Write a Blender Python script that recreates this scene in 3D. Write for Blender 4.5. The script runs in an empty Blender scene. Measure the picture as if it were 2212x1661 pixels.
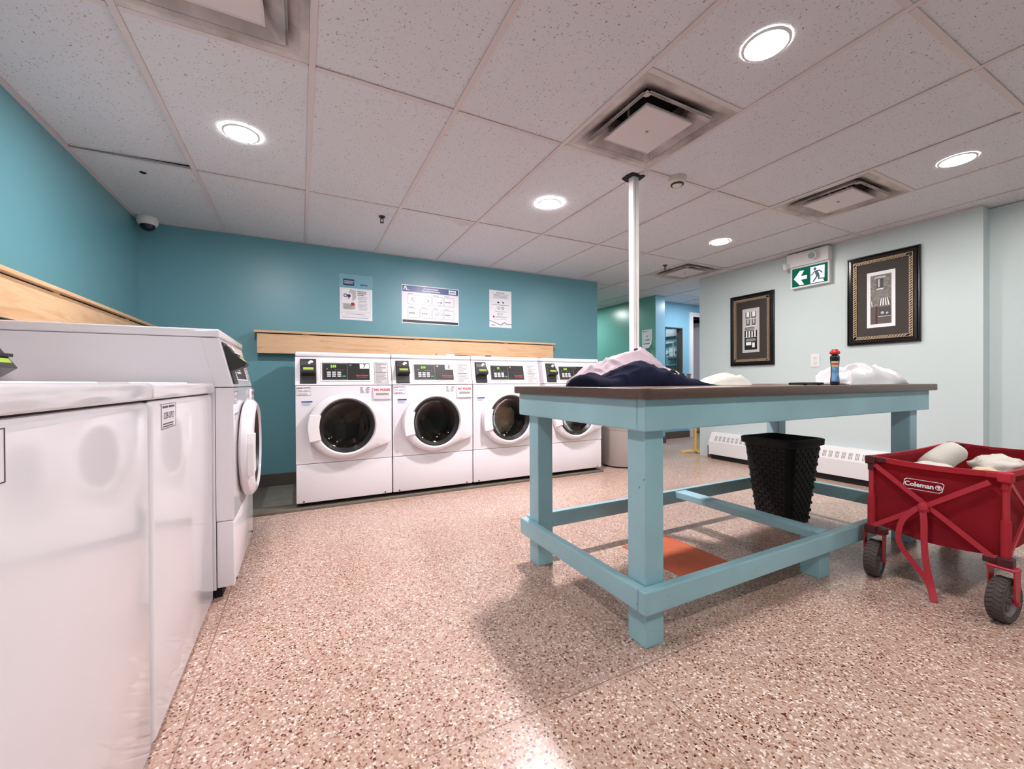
import bpy, bmesh, math, random
from mathutils import Vector, Matrix, noise
random.seed(7)
S = bpy.context.scene
COL = S.collection
PI = math.pi
H = 2.209          # ceiling height
CAMZ = 0.928

# ------------------------------------------------------------------ camera
def make_camera():
    yaw, pit, rol = [math.radians(a) for a in (27.07, -0.3055, -0.2954)]
    cy, sy = math.cos(yaw), math.sin(yaw)
    f0 = Vector((sy, cy, 0)); r0 = Vector((cy, -sy, 0)); z = Vector((0, 0, 1))
    F = f0*math.cos(pit) + z*math.sin(pit); U = -f0*math.sin(pit) + z*math.cos(pit)
    R = r0*math.cos(rol) + U*math.sin(rol); U2 = -r0*math.sin(rol) + U*math.cos(rol)
    cd = bpy.data.cameras.new('camera'); cd.sensor_width = 36; cd.sensor_fit = 'HORIZONTAL'
    cd.lens = 891.8/2212*36; cd.clip_start = 0.02
    co = bpy.data.objects.new('camera', cd); COL.objects.link(co)
    m = Matrix.Identity(4)
    for i in range(3):
        m[i][0] = R[i]; m[i][1] = U2[i]; m[i][2] = -F[i]
    m[2][3] = CAMZ
    co.matrix_world = m
    S.camera = co
make_camera()

# ------------------------------------------------------------------ world, exposure
W = bpy.data.worlds.new('world'); S.world = W; W.use_nodes = True
W.node_tree.nodes['Background'].inputs[0].default_value = (0.8, 0.85, 0.9, 1)
W.node_tree.nodes['Background'].inputs[1].default_value = 0.02
vs = S.view_settings
vs.view_transform = 'Standard'; vs.look = 'None'; vs.gamma = 1; vs.use_curve_mapping = False
vs.exposure = 0.2
LAMP = 372.0      # radiance of a downlight lens
S.cycles.max_bounces = 10; S.cycles.diffuse_bounces = 6; S.cycles.glossy_bounces = 4
S.cycles.transparent_max_bounces = 8
S.cycles.sample_clamp_indirect = 6

# ------------------------------------------------------------------ materials
def srgb(r, g, b):
    def f(c):
        c /= 255
        return c/12.92 if c <= .04045 else ((c+.055)/1.055)**2.4
    return (f(r), f(g), f(b), 1)

def mat(name, col, rough=.5, metal=0, spec=.5, bump=None, var=None, emit=None, coat=0, sheen=0):
    """col sRGB tuple; bump=(scale,strength); var=(scale,amount,colour2)"""
    m = bpy.data.materials.new(name); m.use_nodes = True
    nt = m.node_tree; b = nt.nodes['Principled BSDF']
    b.inputs['Base Color'].default_value = srgb(*col)
    b.inputs['Roughness'].default_value = rough; b.inputs['Metallic'].default_value = metal
    b.inputs['Specular IOR Level'].default_value = spec
    b.inputs['Coat Weight'].default_value = coat
    if sheen: b.inputs['Sheen Weight'].default_value = sheen
    tc = nt.nodes.new('ShaderNodeTexCoord')
    if bump:
        n = nt.nodes.new('ShaderNodeTexNoise'); n.inputs['Scale'].default_value = bump[0]; n.inputs['Detail'].default_value = 4
        nt.links.new(tc.outputs['Object'], n.inputs['Vector'])
        bp = nt.nodes.new('ShaderNodeBump'); bp.inputs['Strength'].default_value = bump[1]; bp.inputs['Distance'].default_value = .01
        nt.links.new(n.outputs['Fac'], bp.inputs['Height']); nt.links.new(bp.outputs['Normal'], b.inputs['Normal'])
    if var:
        n = nt.nodes.new('ShaderNodeTexNoise'); n.inputs['Scale'].default_value = var[0]; n.inputs['Detail'].default_value = 6
        nt.links.new(tc.outputs['Object'], n.inputs['Vector'])
        r = nt.nodes.new('ShaderNodeMapRange'); r.inputs['From Min'].default_value = .35; r.inputs['From Max'].default_value = .7
        r.inputs['To Max'].default_value = var[1]
        nt.links.new(n.outputs['Fac'], r.inputs['Value'])
        mx = nt.nodes.new('ShaderNodeMix'); mx.data_type = 'RGBA'
        mx.inputs[6].default_value = srgb(*col); mx.inputs[7].default_value = srgb(*var[2])
        nt.links.new(r.outputs['Result'], mx.inputs[0]); nt.links.new(mx.outputs[2], b.inputs['Base Color'])
    if emit:
        b.inputs['Emission Color'].default_value = srgb(*emit[0]); b.inputs['Emission Strength'].default_value = emit[1]
    return m

def node(nt, t, **kw):
    n = nt.nodes.new(t)
    for k, v in kw.items():
        if k in n.inputs: n.inputs[k].default_value = v
        else: setattr(n, k, v)
    return n

def ramp(nt, stops, interp='LINEAR'):
    r = nt.nodes.new('ShaderNodeValToRGB'); e = r.color_ramp; e.interpolation = interp
    while len(e.elements) < len(stops): e.elements.new(.5)
    for el, (p, c) in zip(e.elements, stops): el.position = p; el.color = c
    return r

def mat_terrazzo():
    m = mat('terrazzo', (190, 160, 145), rough=.28); nt = m.node_tree; b = nt.nodes['Principled BSDF']
    tc = node(nt, 'ShaderNodeTexCoord')
    nz = node(nt, 'ShaderNodeTexNoise', Scale=60.0, Detail=2.0)
    nt.links.new(tc.outputs['Object'], nz.inputs['Vector'])
    ad = node(nt, 'ShaderNodeVectorMath', operation='MULTIPLY_ADD')
    ad.inputs[1].default_value = (.012, .012, .0)
    nt.links.new(nz.outputs['Color'], ad.inputs[0]); nt.links.new(tc.outputs['Object'], ad.inputs[2])
    v = node(nt, 'ShaderNodeTexVoronoi', Scale=155.0); nt.links.new(ad.outputs[0], v.inputs['Vector'])
    sp = node(nt, 'ShaderNodeSeparateColor'); nt.links.new(v.outputs['Color'], sp.inputs[0])
    r = ramp(nt, [(0, srgb(112, 64, 46)), (.04, srgb(160, 114, 92)), (.16, srgb(190, 159, 143)), (.46, srgb(205, 178, 163)),
                  (.72, srgb(236, 221, 211)), (.86, srgb(172, 136, 119))], 'CONSTANT')
    nt.links.new(sp.outputs[0], r.inputs[0])
    v2 = node(nt, 'ShaderNodeTexVoronoi', Scale=155.0, feature='DISTANCE_TO_EDGE'); nt.links.new(ad.outputs[0], v2.inputs['Vector'])
    er = node(nt, 'ShaderNodeMapRange'); er.inputs['From Min'].default_value = .02; er.inputs['From Max'].default_value = .10
    nt.links.new(v2.outputs['Distance'], er.inputs['Value'])
    mx = node(nt, 'ShaderNodeMix', data_type='RGBA'); mx.inputs[6].default_value = srgb(190, 160, 146)
    nt.links.new(er.outputs[0], mx.inputs[0]); nt.links.new(r.outputs[0], mx.inputs[7])
    # fine dark specks
    v3 = node(nt, 'ShaderNodeTexVoronoi', Scale=185.0); nt.links.new(tc.outputs['Object'], v3.inputs['Vector'])
    s3 = node(nt, 'ShaderNodeSeparateColor'); nt.links.new(v3.outputs['Color'], s3.inputs[0])
    r3 = ramp(nt, [(0, (1, 1, 1, 1)), (.035, (0, 0, 0, 1))], 'CONSTANT'); nt.links.new(s3.outputs[1], r3.inputs[0])
    m2 = node(nt, 'ShaderNodeMix', data_type='RGBA'); m2.inputs[7].default_value = srgb(86, 46, 30)
    nt.links.new(r3.outputs[0], m2.inputs[0]); nt.links.new(mx.outputs[2], m2.inputs[6])
    # traffic dirt
    n4 = node(nt, 'ShaderNodeTexNoise', Scale=1.3, Detail=5.0); nt.links.new(tc.outputs['Object'], n4.inputs['Vector'])
    r4 = ramp(nt, [(.35, (1, 1, 1, 1)), (.7, (.9, .87, .84, 1))]); nt.links.new(n4.outputs[0], r4.inputs[0])
    m3 = node(nt, 'ShaderNodeMix', data_type='RGBA', blend_type='MULTIPLY'); m3.inputs[0].default_value = 1
    nt.links.new(m2.outputs[2], m3.inputs[6]); nt.links.new(r4.outputs[0], m3.inputs[7])
    nt.links.new(m3.outputs[2], b.inputs['Base Color'])
    return m

def mat_tile():
    m = mat('ceiling_tile_face', (222, 214, 214), rough=.95, spec=.1); nt = m.node_tree; b = nt.nodes['Principled BSDF']
    tc = node(nt, 'ShaderNodeTexCoord'); oi = node(nt, 'ShaderNodeObjectInfo')
    mu = node(nt, 'ShaderNodeMath', operation='MULTIPLY'); mu.inputs[1].default_value = 37; nt.links.new(oi.outputs['Random'], mu.inputs[0])
    ad = node(nt, 'ShaderNodeVectorMath', operation='ADD'); nt.links.new(tc.outputs['Object'], ad.inputs[0]); nt.links.new(mu.outputs[0], ad.inputs[1])
    nz = node(nt, 'ShaderNodeTexNoise', Scale=80.0, Detail=1.0); nt.links.new(ad.outputs[0], nz.inputs['Vector'])
    wv = node(nt, 'ShaderNodeVectorMath', operation='MULTIPLY_ADD'); wv.inputs[1].default_value = (.020, .020, 0)
    nt.links.new(nz.outputs['Color'], wv.inputs[0]); nt.links.new(ad.outputs[0], wv.inputs[2])
    v = node(nt, 'ShaderNodeTexVoronoi', Scale=140.0); nt.links.new(wv.outputs[0], v.inputs['Vector'])
    sp = node(nt, 'ShaderNodeSeparateColor'); nt.links.new(v.outputs['Color'], sp.inputs[0])
    th = node(nt, 'ShaderNodeMath', operation='MULTIPLY'); th.inputs[1].default_value = .36; nt.links.new(sp.outputs[0], th.inputs[0])
    lt = node(nt, 'ShaderNodeMath', operation='LESS_THAN'); nt.links.new(v.outputs['Distance'], lt.inputs[0]); nt.links.new(th.outputs[0], lt.inputs[1])
    g = node(nt, 'ShaderNodeMath', operation='GREATER_THAN'); g.inputs[1].default_value = .42; nt.links.new(sp.outputs[1], g.inputs[0])
    an = node(nt, 'ShaderNodeMath', operation='MULTIPLY'); nt.links.new(lt.outputs[0], an.inputs[0]); nt.links.new(g.outputs[0], an.inputs[1])
    mx = node(nt, 'ShaderNodeMix', data_type='RGBA'); mx.inputs[6].default_value = srgb(211, 211, 216); mx.inputs[7].default_value = srgb(152, 142, 138)
    nt.links.new(an.outputs[0], mx.inputs[0]); nt.links.new(mx.outputs[2], b.inputs['Base Color'])
    n2 = node(nt, 'ShaderNodeTexNoise', Scale=90.0, Detail=3.0); nt.links.new(ad.outputs[0], n2.inputs['Vector'])
    bp = node(nt, 'ShaderNodeBump', Strength=.25, Distance=.004); nt.links.new(n2.outputs[0], bp.inputs['Height'])
    nt.links.new(bp.outputs[0], b.inputs['Normal'])
    return m

def mat_wood():
    m = mat('pine_board', (222, 176, 128), rough=.45); nt = m.node_tree; b = nt.nodes['Principled BSDF']
    tc = node(nt, 'ShaderNodeTexCoord')
    mp = node(nt, 'ShaderNodeMapping'); mp.inputs['Scale'].default_value = (1.0, 1.0, 9.0); nt.links.new(tc.outputs['Object'], mp.inputs[0])
    n = node(nt, 'ShaderNodeTexNoise', Scale=3.0, Detail=6.0, Distortion=.8); nt.links.new(mp.outputs[0], n.inputs['Vector'])
    r = ramp(nt, [(.3, srgb(204, 160, 116)), (.5, srgb(224, 186, 146)), (.7, srgb(214, 170, 126))]); nt.links.new(n.outputs[0], r.inputs[0])
    v = node(nt, 'ShaderNodeTexVoronoi', Scale=4.5); v.inputs['Randomness'].default_value = 1; nt.links.new(tc.outputs['Object'], v.inputs['Vector'])
    kr = ramp(nt, [(.02, (1, 1, 1, 1)), (.07, (0, 0, 0, 1))]); nt.links.new(v.outputs['Distance'], kr.inputs[0])
    mx = node(nt, 'ShaderNodeMix', data_type='RGBA'); mx.inputs[7].default_value = srgb(120, 66, 34)
    nt.links.new(kr.outputs[0], mx.inputs[0]); nt.links.new(r.outputs[0], mx.inputs[6]); nt.links.new(mx.outputs[2], b.inputs['Base Color'])
    return m

def mat_worn(name, col, chip, scale=30, thr=.665, rough=.42):
    m = mat(name, col, rough=rough); nt = m.node_tree; b = nt.nodes['Principled BSDF']
    tc = node(nt, 'ShaderNodeTexCoord'); n = node(nt, 'ShaderNodeTexNoise', Scale=scale, Detail=8.0, Roughness=.7)
    nt.links.new(tc.outputs['Object'], n.inputs['Vector'])
    r = ramp(nt, [(thr, (0, 0, 0, 1)), (thr+.03, (1, 1, 1, 1))]); nt.links.new(n.outputs[0], r.inputs[0])
    n2 = node(nt, 'ShaderNodeTexNoise', Scale=3.0, Detail=5.0); nt.links.new(tc.outputs['Object'], n2.inputs['Vector'])
    r2 = ramp(nt, [(.3, srgb(*[c*.94 for c in col])), (.7, srgb(*[min(255, c*1.03) for c in col]))]); nt.links.new(n2.outputs[0], r2.inputs[0])
    mx = node(nt, 'ShaderNodeMix', data_type='RGBA'); mx.inputs[7].default_value = srgb(*chip)
    nt.links.new(r.outputs[0], mx.inputs[0]); nt.links.new(r2.outputs[0], mx.inputs[6]); nt.links.new(mx.outputs[2], b.inputs['Base Color'])
    bp = node(nt, 'ShaderNodeBump', Strength=.12, Distance=.003); nt.links.new(n.outputs[0], bp.inputs['Height']); nt.links.new(bp.outputs[0], b.inputs['Normal'])
    return m

def mat_glass(name, tint, gloss=.9):
    m = bpy.data.materials.new(name); m.use_nodes = True; nt = m.node_tree; nt.nodes.clear()
    o = nt.nodes.new('ShaderNodeOutputMaterial'); t = nt.nodes.new('ShaderNodeBsdfTransparent'); t.inputs[0].default_value = srgb(*tint)
    g = nt.nodes.new('ShaderNodeBsdfGlossy'); g.inputs['Roughness'].default_value = .04; g.inputs[0].default_value = (gloss, gloss, gloss, 1)
    fr = nt.nodes.new('ShaderNodeFresnel'); fr.inputs[0].default_value = 1.32
    mx = nt.nodes.new('ShaderNodeMixShader'); nt.links.new(fr.outputs[0], mx.inputs[0]); nt.links.new(t.outputs[0], mx.inputs[1]); nt.links.new(g.outputs[0], mx.inputs[2])
    nt.links.new(mx.outputs[0], o.inputs[0]); return m

def mat_emit(name, col, s):
    m = bpy.data.materials.new(name); m.use_nodes = True; nt = m.node_tree; nt.nodes.clear()
    o = nt.nodes.new('ShaderNodeOutputMaterial'); e = nt.nodes.new('ShaderNodeEmission')
    e.inputs[0].default_value = (*col, 1); e.inputs[1].default_value = s
    nt.links.new(e.outputs[0], o.inputs[0]); return m

M = dict(
    terrazzo=mat_terrazzo(), tile=mat_tile(), wood=mat_wood(),
    teal=mat('teal_wall_paint', (104, 158, 169), rough=.36, spec=.65, bump=(160, .05), var=(1.2, .25, (97, 152, 162))),
    mint=mat('pale_mint_paint', (204, 216, 218), rough=.34, bump=(150, .05)),
    green=mat('green_wall_paint', (112, 168, 160), rough=.25, bump=(60, .12)),
    blue=mat('blue_wall_paint', (134, 182, 206), rough=.3, bump=(120, .06)),
    lilac=mat('lilac_grey_paint', (176, 168, 174), rough=.5),
    greywall=mat('grey_wall_paint', (150, 150, 150), rough=.6),
    rail=mat('grid_rail_paint', (206, 196, 196), rough=.6),
    plenum=mat('plenum_dark', (30, 27, 25), rough=.9),
    base=mat('brown_vinyl_base', (92, 80, 74), rough=.5),
    concrete=mat('concrete_pad', (116, 106, 94), rough=.7, bump=(40, .3), var=(9, .6, (84, 80, 70))),
    concrete_light=mat('concrete_patch', (138, 134, 122), rough=.75, bump=(50, .3), var=(14, .5, (110, 106, 94))),
    white=mat('white_enamel', (227, 222, 227), rough=.09, spec=.5),
    white2=mat('white_plastic', (236, 230, 232), rough=.35),
    whitepaint=mat('white_trim_paint', (230, 228, 230), rough=.4),
    seam=mat('dark_seam', (40, 36, 36), rough=.8),
    black=mat('black_plastic', (24, 22, 22), rough=.35),
    blackmat=mat('black_matte', (14, 13, 13), rough=.8),
    charcoal=mat('charcoal_plastic', (38, 36, 35), rough=.4, var=(200, .4, (52, 50, 48))),
    grey=mat('mid_grey', (150, 148, 148), rough=.5),
    ltgrey=mat('light_grey', (196, 192, 192), rough=.5),
    paper=mat('paper', (236, 230, 236), rough=.28),
    ink=mat('print_ink', (70, 66, 72), rough=.5),
    inkl=mat('print_ink_light', (140, 136, 142), rough=.5),
    inkblack=mat('print_black', (22, 20, 24), rough=.4),
    navyprint=mat('print_navy', (22, 58, 96), rough=.35),
    blueprint=mat('print_blue', (36, 74, 140), rough=.3),
    tealprint=mat('print_teal', (126, 176, 190), rough=.3),
    redprint=mat('print_red', (190, 40, 44), rough=.4),
    whiteprint=mat('print_white', (244, 242, 246), rough=.3),
    steel=mat('drum_steel', (128, 118, 112), rough=.28, metal=.55),
    darksteel=mat('drum_dark', (150, 140, 132), rough=.3, metal=.6),
    chrome=mat('chrome', (200, 200, 200), rough=.15, metal=1),
    lcd=mat_emit('lcd_lime', (.62, .80, .16), .85),
    led=mat_emit('led_green', (.35, .95, .05), 1.6),
    btn=mat('button_grey', (206, 204, 206), rough=.4),
    btngreen=mat('button_green', (70, 150, 120), rough=.4),
    doorglass=mat_glass('washer_door_glass', (190, 178, 168)),
    pane=mat_glass('window_pane', (225, 235, 238)),
    table=mat_worn('blue_table_paint', (156, 198, 208), (76, 92, 96)),
    tabletop=mat('brown_laminate', (92, 68, 58), rough=.32, var=(30, .3, (80, 58, 50))),
    navy=mat('navy_nylon', (24, 27, 44), rough=.85, spec=.04, bump=(300, .1)),
    mauve=mat('mauve_fabric', (160, 141, 149), rough=.8, bump=(300, .1)),
    linen=mat('white_linen', (214, 208, 200), rough=.85, bump=(250, .2)),
    cream=mat('cream_linen', (226, 206, 170), rough=.85),
    bagw=mat('white_plastic_bag', (206, 202, 206), rough=.35),
    red=mat('red_canvas', (176, 26, 44), rough=.8, bump=(700, .2), var=(5, .5, (154, 20, 36))),
    redmetal=mat('red_frame', (182, 40, 56), rough=.45),
    rubber=mat('rubber_tyre', (82, 72, 70), rough=.8, bump=(60, .3)),
    hub=mat('grey_hub', (120, 106, 108), rough=.5),
    maroon=mat('maroon_plastic', (74, 18, 26), rough=.5),
    yellow=mat('yellow_metal', (222, 184, 96), rough=.5),
    bin=mat('grey_bin', (168, 156, 150), rough=.6),
    orange=mat('orange_floor_paint', (198, 94, 54), rough=.55, var=(14, .7, (170, 84, 56))),
    basket=mat('black_wicker', (11, 9, 9), rough=.6, spec=.3),
    goldtrim=mat('gold_rope', (170, 148, 122), rough=.4, metal=.25),
    framewood=mat('dark_frame', (17, 9, 9), rough=.22),
    matboard=mat('dark_mat_board', (54, 45, 41), rough=.6),
    sepia=mat('sepia_print', (150, 146, 140), rough=.6, var=(55, .9, (96, 88, 82))),
    printpaper=mat('print_paper', (196, 192, 190), rough=.6),
    exitgreen=mat_emit('exit_green', (.010, .15, .09), .75),
    exitwhite=mat_emit('exit_white', (.86, .93, 1.0), 1.15),
    exitdark=mat('exit_figure', (16, 70, 110), rough=.4),
    brass=mat('dark_brass', (74, 62, 46), rough=.4, metal=.6),
    ivory=mat('ivory_plastic', (214, 206, 196), rough=.45),
    dome=mat('camera_dome', (18, 28, 52), rough=.08),
    diff=mat('diffuser_enamel', (212, 202, 202), rough=.5),
    duct=mat('duct_dark', (40, 36, 34), rough=.7),
    bottle=mat('dark_bottle', (26, 24, 32), rough=.25),
    bottlelabel=mat('bottle_label_blue', (70, 116, 168), rough=.4, var=(40, .8, (150, 190, 220))),
    redcap=mat('red_cap', (196, 30, 44), rough=.35),
)
# dirty diffuser metal: soft smudges of dust
def mat_dirty():
    m = mat('dusty_enamel', (206, 196, 194), rough=.55, var=(5, .75, (96, 88, 84))); return m
M['dirty'] = mat_dirty()
M['strip'] = mat('divider_strip', (150, 122, 108), rough=.4)
M['postpaint'] = mat_worn('chipped_white_paint', (232, 228, 224), (120, 108, 92), scale=40, thr=.72)

# ------------------------------------------------------------------ mesh helpers
def BM(): return bmesh.new()

def box(bm, x0, x1, y0, y1, z0, z1, bev=0, seg=2):
    t = bmesh.new() if bev else bm
    vs_ = [t.verts.new((x, y, z)) for x in (x0, x1) for y in (y0, y1) for z in (z0, z1)]
    for q in ((0, 1, 3, 2), (4, 6, 7, 5), (0, 4, 5, 1), (2, 3, 7, 6), (0, 2, 6, 4), (1, 5, 7, 3)):
        t.faces.new([vs_[i] for i in q])
    if bev:
        bmesh.ops.bevel(t, geom=t.edges[:], offset=bev, segments=seg, profile=.5, affect='EDGES')
        join(bm, t)
    return bm

def join(bm, t):
    me = bpy.data.meshes.new('tmp'); t.to_mesh(me); t.free(); bm.from_mesh(me); bpy.data.meshes.remove(me)

def prism(bm, pts, axis, a, b, bev=0):
    """extrude polygon pts (2D) along axis from a to b. axis 'x': pts=(y,z); 'y': pts=(x,z); 'z': pts=(x,y)"""
    def P(p, t):
        return {'x': (t, p[0], p[1]), 'y': (p[0], t, p[1]), 'z': (p[0], p[1], t)}[axis]
    t = bmesh.new()
    A = [t.verts.new(P(p, a)) for p in pts]; B = [t.verts.new(P(p, b)) for p in pts]
    t.faces.new(A); t.faces.new(B[::-1])
    n = len(pts)
    for i in range(n): t.faces.new((A[i], B[i], B[(i+1) % n], A[(i+1) % n]))
    bmesh.ops.recalc_face_normals(t, faces=t.faces[:])
    if bev: bmesh.ops.bevel(t, geom=t.edges[:], offset=bev, segments=2, profile=.5, affect='EDGES')
    join(bm, t); return bm

def frame_axes(d):
    d = Vector(d).normalized(); a = Vector((0, 0, 1)) if abs(d.z) < .9 else Vector((1, 0, 0))
    u = d.cross(a).normalized(); return d, u, d.cross(u)

def cyl(bm, p0, p1, r0, r1=None, n=16, caps=True):
    r1 = r0 if r1 is None else r1
    p0 = Vector(p0); p1 = Vector(p1); d, u, w = frame_axes(p1-p0)
    A = []; B = []
    for i in range(n):
        c = u*math.cos(2*PI*i/n) + w*math.sin(2*PI*i/n)
        A.append(bm.verts.new(p0+c*r0)); B.append(bm.verts.new(p1+c*r1))
    for i in range(n): bm.faces.new((A[i], A[(i+1) % n], B[(i+1) % n], B[i]))
    if caps: bm.faces.new(A[::-1]); bm.faces.new(B)
    return bm

def tube(bm, pts, r, n=8):
    for a, b in zip(pts, pts[1:]): cyl(bm, a, b, r, n=n)
    return bm

def bar(bm, p0, p1, w, h, up=(0, 0, 1)):
    """rectangular bar from p0 to p1; w across, h along up"""
    p0 = Vector(p0); p1 = Vector(p1); d = (p1-p0).normalized(); u = Vector(up); s = d.cross(u).normalized(); u = s.cross(d).normalized()
    V = [bm.verts.new(p + s*a*w/2 + u*b*h/2) for p in (p0, p1) for a, b in ((-1, -1), (1, -1), (1, 1), (-1, 1))]
    for q in ((0, 3, 2, 1), (4, 5, 6, 7), (0, 1, 5, 4), (1, 2, 6, 5), (2, 3, 7, 6), (3, 0, 4, 7)): bm.faces.new([V[i] for i in q])
    return bm

def lathe(bm, prof, n=24, centre=(0, 0, 0), axis='z', sx=1, sy=1):
    """prof list of (r, t). axis z: t up; axis y: t along -y"""
    c = Vector(centre); rings = []
    for r, t in prof:
        ring = []
        for i in range(n):
            a = 2*PI*i/n; x, y = r*math.cos(a)*sx, r*math.sin(a)*sy
            ring.append(bm.verts.new(c + (Vector((x, y, t)) if axis == 'z' else Vector((x, -t, y)))))
        rings.append(ring)
    for A, B in zip(rings, rings[1:]):
        for i in range(n): bm.faces.new((A[i], A[(i+1) % n], B[(i+1) % n], B[i]))
    bm.faces.new(rings[0][::-1]); bm.faces.new(rings[-1])
    bmesh.ops.recalc_face_normals(bm, faces=bm.faces[:]); return bm

def quad(bm, *p): bm.faces.new([bm.verts.new(q) for q in p]); return bm

def plate(bm, x0, x1, z0, z1, y, t=.001):
    """flat print: thin slab with front face at y-t"""
    return box(bm, x0, x1, y-t, y, z0, z1)

def mkobj(name, bm, m, parent=None, T=None, smooth=False, loc=None, soft=False):
    if T is not None: bm.transform(T)
    if loc is not None: bmesh.ops.translate(bm, verts=bm.verts[:], vec=-Vector(loc))
    bmesh.ops.recalc_face_normals(bm, faces=bm.faces[:])
    me = bpy.data.meshes.new(name); bm.to_mesh(me); bm.free()
    me.materials.append(m)
    if smooth:
        for p in me.polygons: p.use_smooth = True
        if not soft:
            try: me.set_sharp_from_angle(angle=math.radians(35))
            except Exception: pass
    o = bpy.data.objects.new(name, me); COL.objects.link(o)
    if parent is not None: o.parent = parent
    elif loc is not None: o.location = loc
    return o

def tag(o, label=None, cat=None, group=None, kind=None):
    if label: o['label'] = label
    if cat: o['category'] = cat
    if group: o['group'] = group
    if kind: o['kind'] = kind
    return o

def thing(name, label, cat, loc=(0, 0, 0), rz=0, group=None):
    o = bpy.data.objects.new(name, None); COL.objects.link(o); o.location = loc; o.rotation_euler = (0, 0, rz)
    o.empty_display_size = .1
    return tag(o, label, cat, group)

def struct(name, bm, m, smooth=False): return tag(mkobj(name, bm, m, smooth=smooth), kind='structure')

def text(name, body, size, m, parent, x, z, y, T=None, align='CENTER', bold=0.0, sx=1.0, mirror=False):
    cu = bpy.data.curves.new(name, 'FONT'); cu.body = body; cu.size = size; cu.align_x = align; cu.align_y = 'CENTER'
    cu.offset = bold; cu.resolution_u = 2; cu.space_line = 1.05
    ob = bpy.data.objects.new('tmp_text', cu); COL.objects.link(ob)
    me = bpy.data.meshes.new_from_object(ob)
    bpy.data.objects.remove(ob); bpy.data.curves.remove(cu)
    for v in me.vertices:
        v.co = Vector((x + v.co.x*sx, y, z + v.co.y))
    if T is not None: me.transform(T)
    me.materials.clear(); me.materials.append(m); me.name = name
    o = bpy.data.objects.new(name, me); COL.objects.link(o); o.parent = parent; return o

def lines(bm, x0, x1, ztop, n, dz, th, y, seed=0, centre=False, ragged=.25):
    """rows of unreadable small print as thin bars"""
    rr = random.Random(seed)
    for i in range(n):
        L = (x1-x0)*(1-ragged*rr.random()); z = ztop - i*dz
        a = (x0+x1)/2-L/2 if centre else x0
        plate(bm, a, a+L, z-th, z, y)
    return bm

def outline(bm, x0, x1, z0, z1, w, y, t=.001):
    plate(bm, x0, x1, z1-w, z1, y, t); plate(bm, x0, x1, z0, z0+w, y, t)
    plate(bm, x0, x0+w, z0+w, z1-w, y, t); plate(bm, x1-w, x1, z0+w, z1-w, y, t); return bm

def disc(bm, cx, cz, r, y, n=20, sx=1):
    bm.faces.new([bm.verts.new((cx+r*math.cos(2*PI*i/n)*sx, y, cz+r*math.sin(2*PI*i/n))) for i in range(n)]); return bm

def ringprint(bm, cx, cz, r0, r1, y, n=20):
    A = [bm.verts.new((cx+r0*math.cos(2*PI*i/n), y, cz+r0*math.sin(2*PI*i/n))) for i in range(n)]
    B = [bm.verts.new((cx+r1*math.cos(2*PI*i/n), y, cz+r1*math.sin(2*PI*i/n))) for i in range(n)]
    for i in range(n): bm.faces.new((A[i], A[(i+1) % n], B[(i+1) % n], B[i]))
    return bm

# ================================================================== STRUCTURE
T = 0.6096; GX, GY = -0.5606, 1.8629
bm = BM(); box(bm, -1.3, 7.6, -2.0, 8.0, -.1, 0); floor = struct('floor', bm, M['terrazzo'])
def strip(x0, x1, y0, y1):
    b = BM(); box(b, x0, x1, y0, y1, -.004, .0006); mkobj('divider_strip', b, M['strip'], floor)
strip(.949, .9515, .2, 1.70); strip(1.544, 1.5465, 1.15, 2.4); strip(.25, 1.3, 1.004, 1.0065); 
strip(-.1, 3.2, 3.30, 3.303)
# raised concrete pad along the back and left machines
bm = BM(); box(bm, -1.13, 2.775, 3.362, 4.22, 0, .02, .004); pad = tag(mkobj('trim_1', bm, M['concrete']), kind='structure')
strip(-.2915, -.287, .3, 3.358)
bm = BM(); box(bm, -.262, -.062, 3.50, 4.19, .02, .026, .003); tag(mkobj('concrete_patch', bm, M['concrete_light'], pad))

def wall(name, x0, x1, y0, y1, m, z1=H):
    b = BM(); box(b, x0, x1, y0, y1, 0, z1); return struct(name, b, m)
wall('wall_left', -1.30, -1.13, -2.0, 4.40, M['teal'])
wall('wall_back', -1.13, 3.389, 4.22, 4.40, M['teal'])
wall('wall_right', 4.48, 4.61, 1.13, 3.44, M['mint'])
wall('wall_right_recess', 4.61, 4.75, -2.0, 3.44, M['mint'])
wall('wall_front', -1.13, 4.61, -2.0, -1.85, M['teal'])
wall('wall_alcove', 4.48, 7.3, 3.44, 3.56, M['mint'])
wall('wall_hall_left', 3.24, 3.389, 4.40, 7.6, M['green'])
wall('wall_hall_right', 4.70, 4.88, 4.505, 7.6, M['green'])
wall('wall_hall_end', 3.24, 4.9, 7.6, 7.75, M['green'])
wall('wall_pilaster', 4.705, 4.895, 4.50, 4.82, M['blue'])
wall('wall_alcove_end', 7.15, 7.3, 3.56, 4.80, M['blue'])
# blue wall with a window and a doorway
WX0, WX1, WZ0, WZ1 = 5.222, 5.622, .86, 1.81
DX0, DX1, DZ = 5.855, 6.66, 2.012
bm = BM()
for a in ((4.88, WX0, 0, H), (WX0, WX1, 0, WZ0), (WX0, WX1, WZ1, H), (WX1, DX0, 0, H), (DX0, DX1, DZ, H), (DX1, 7.3, 0, H)):
    box(bm, a[0], a[1], 4.80, 4.92, a[2], a[3])
struct('wall_alcove_back', bm, M['blue'])
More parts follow.
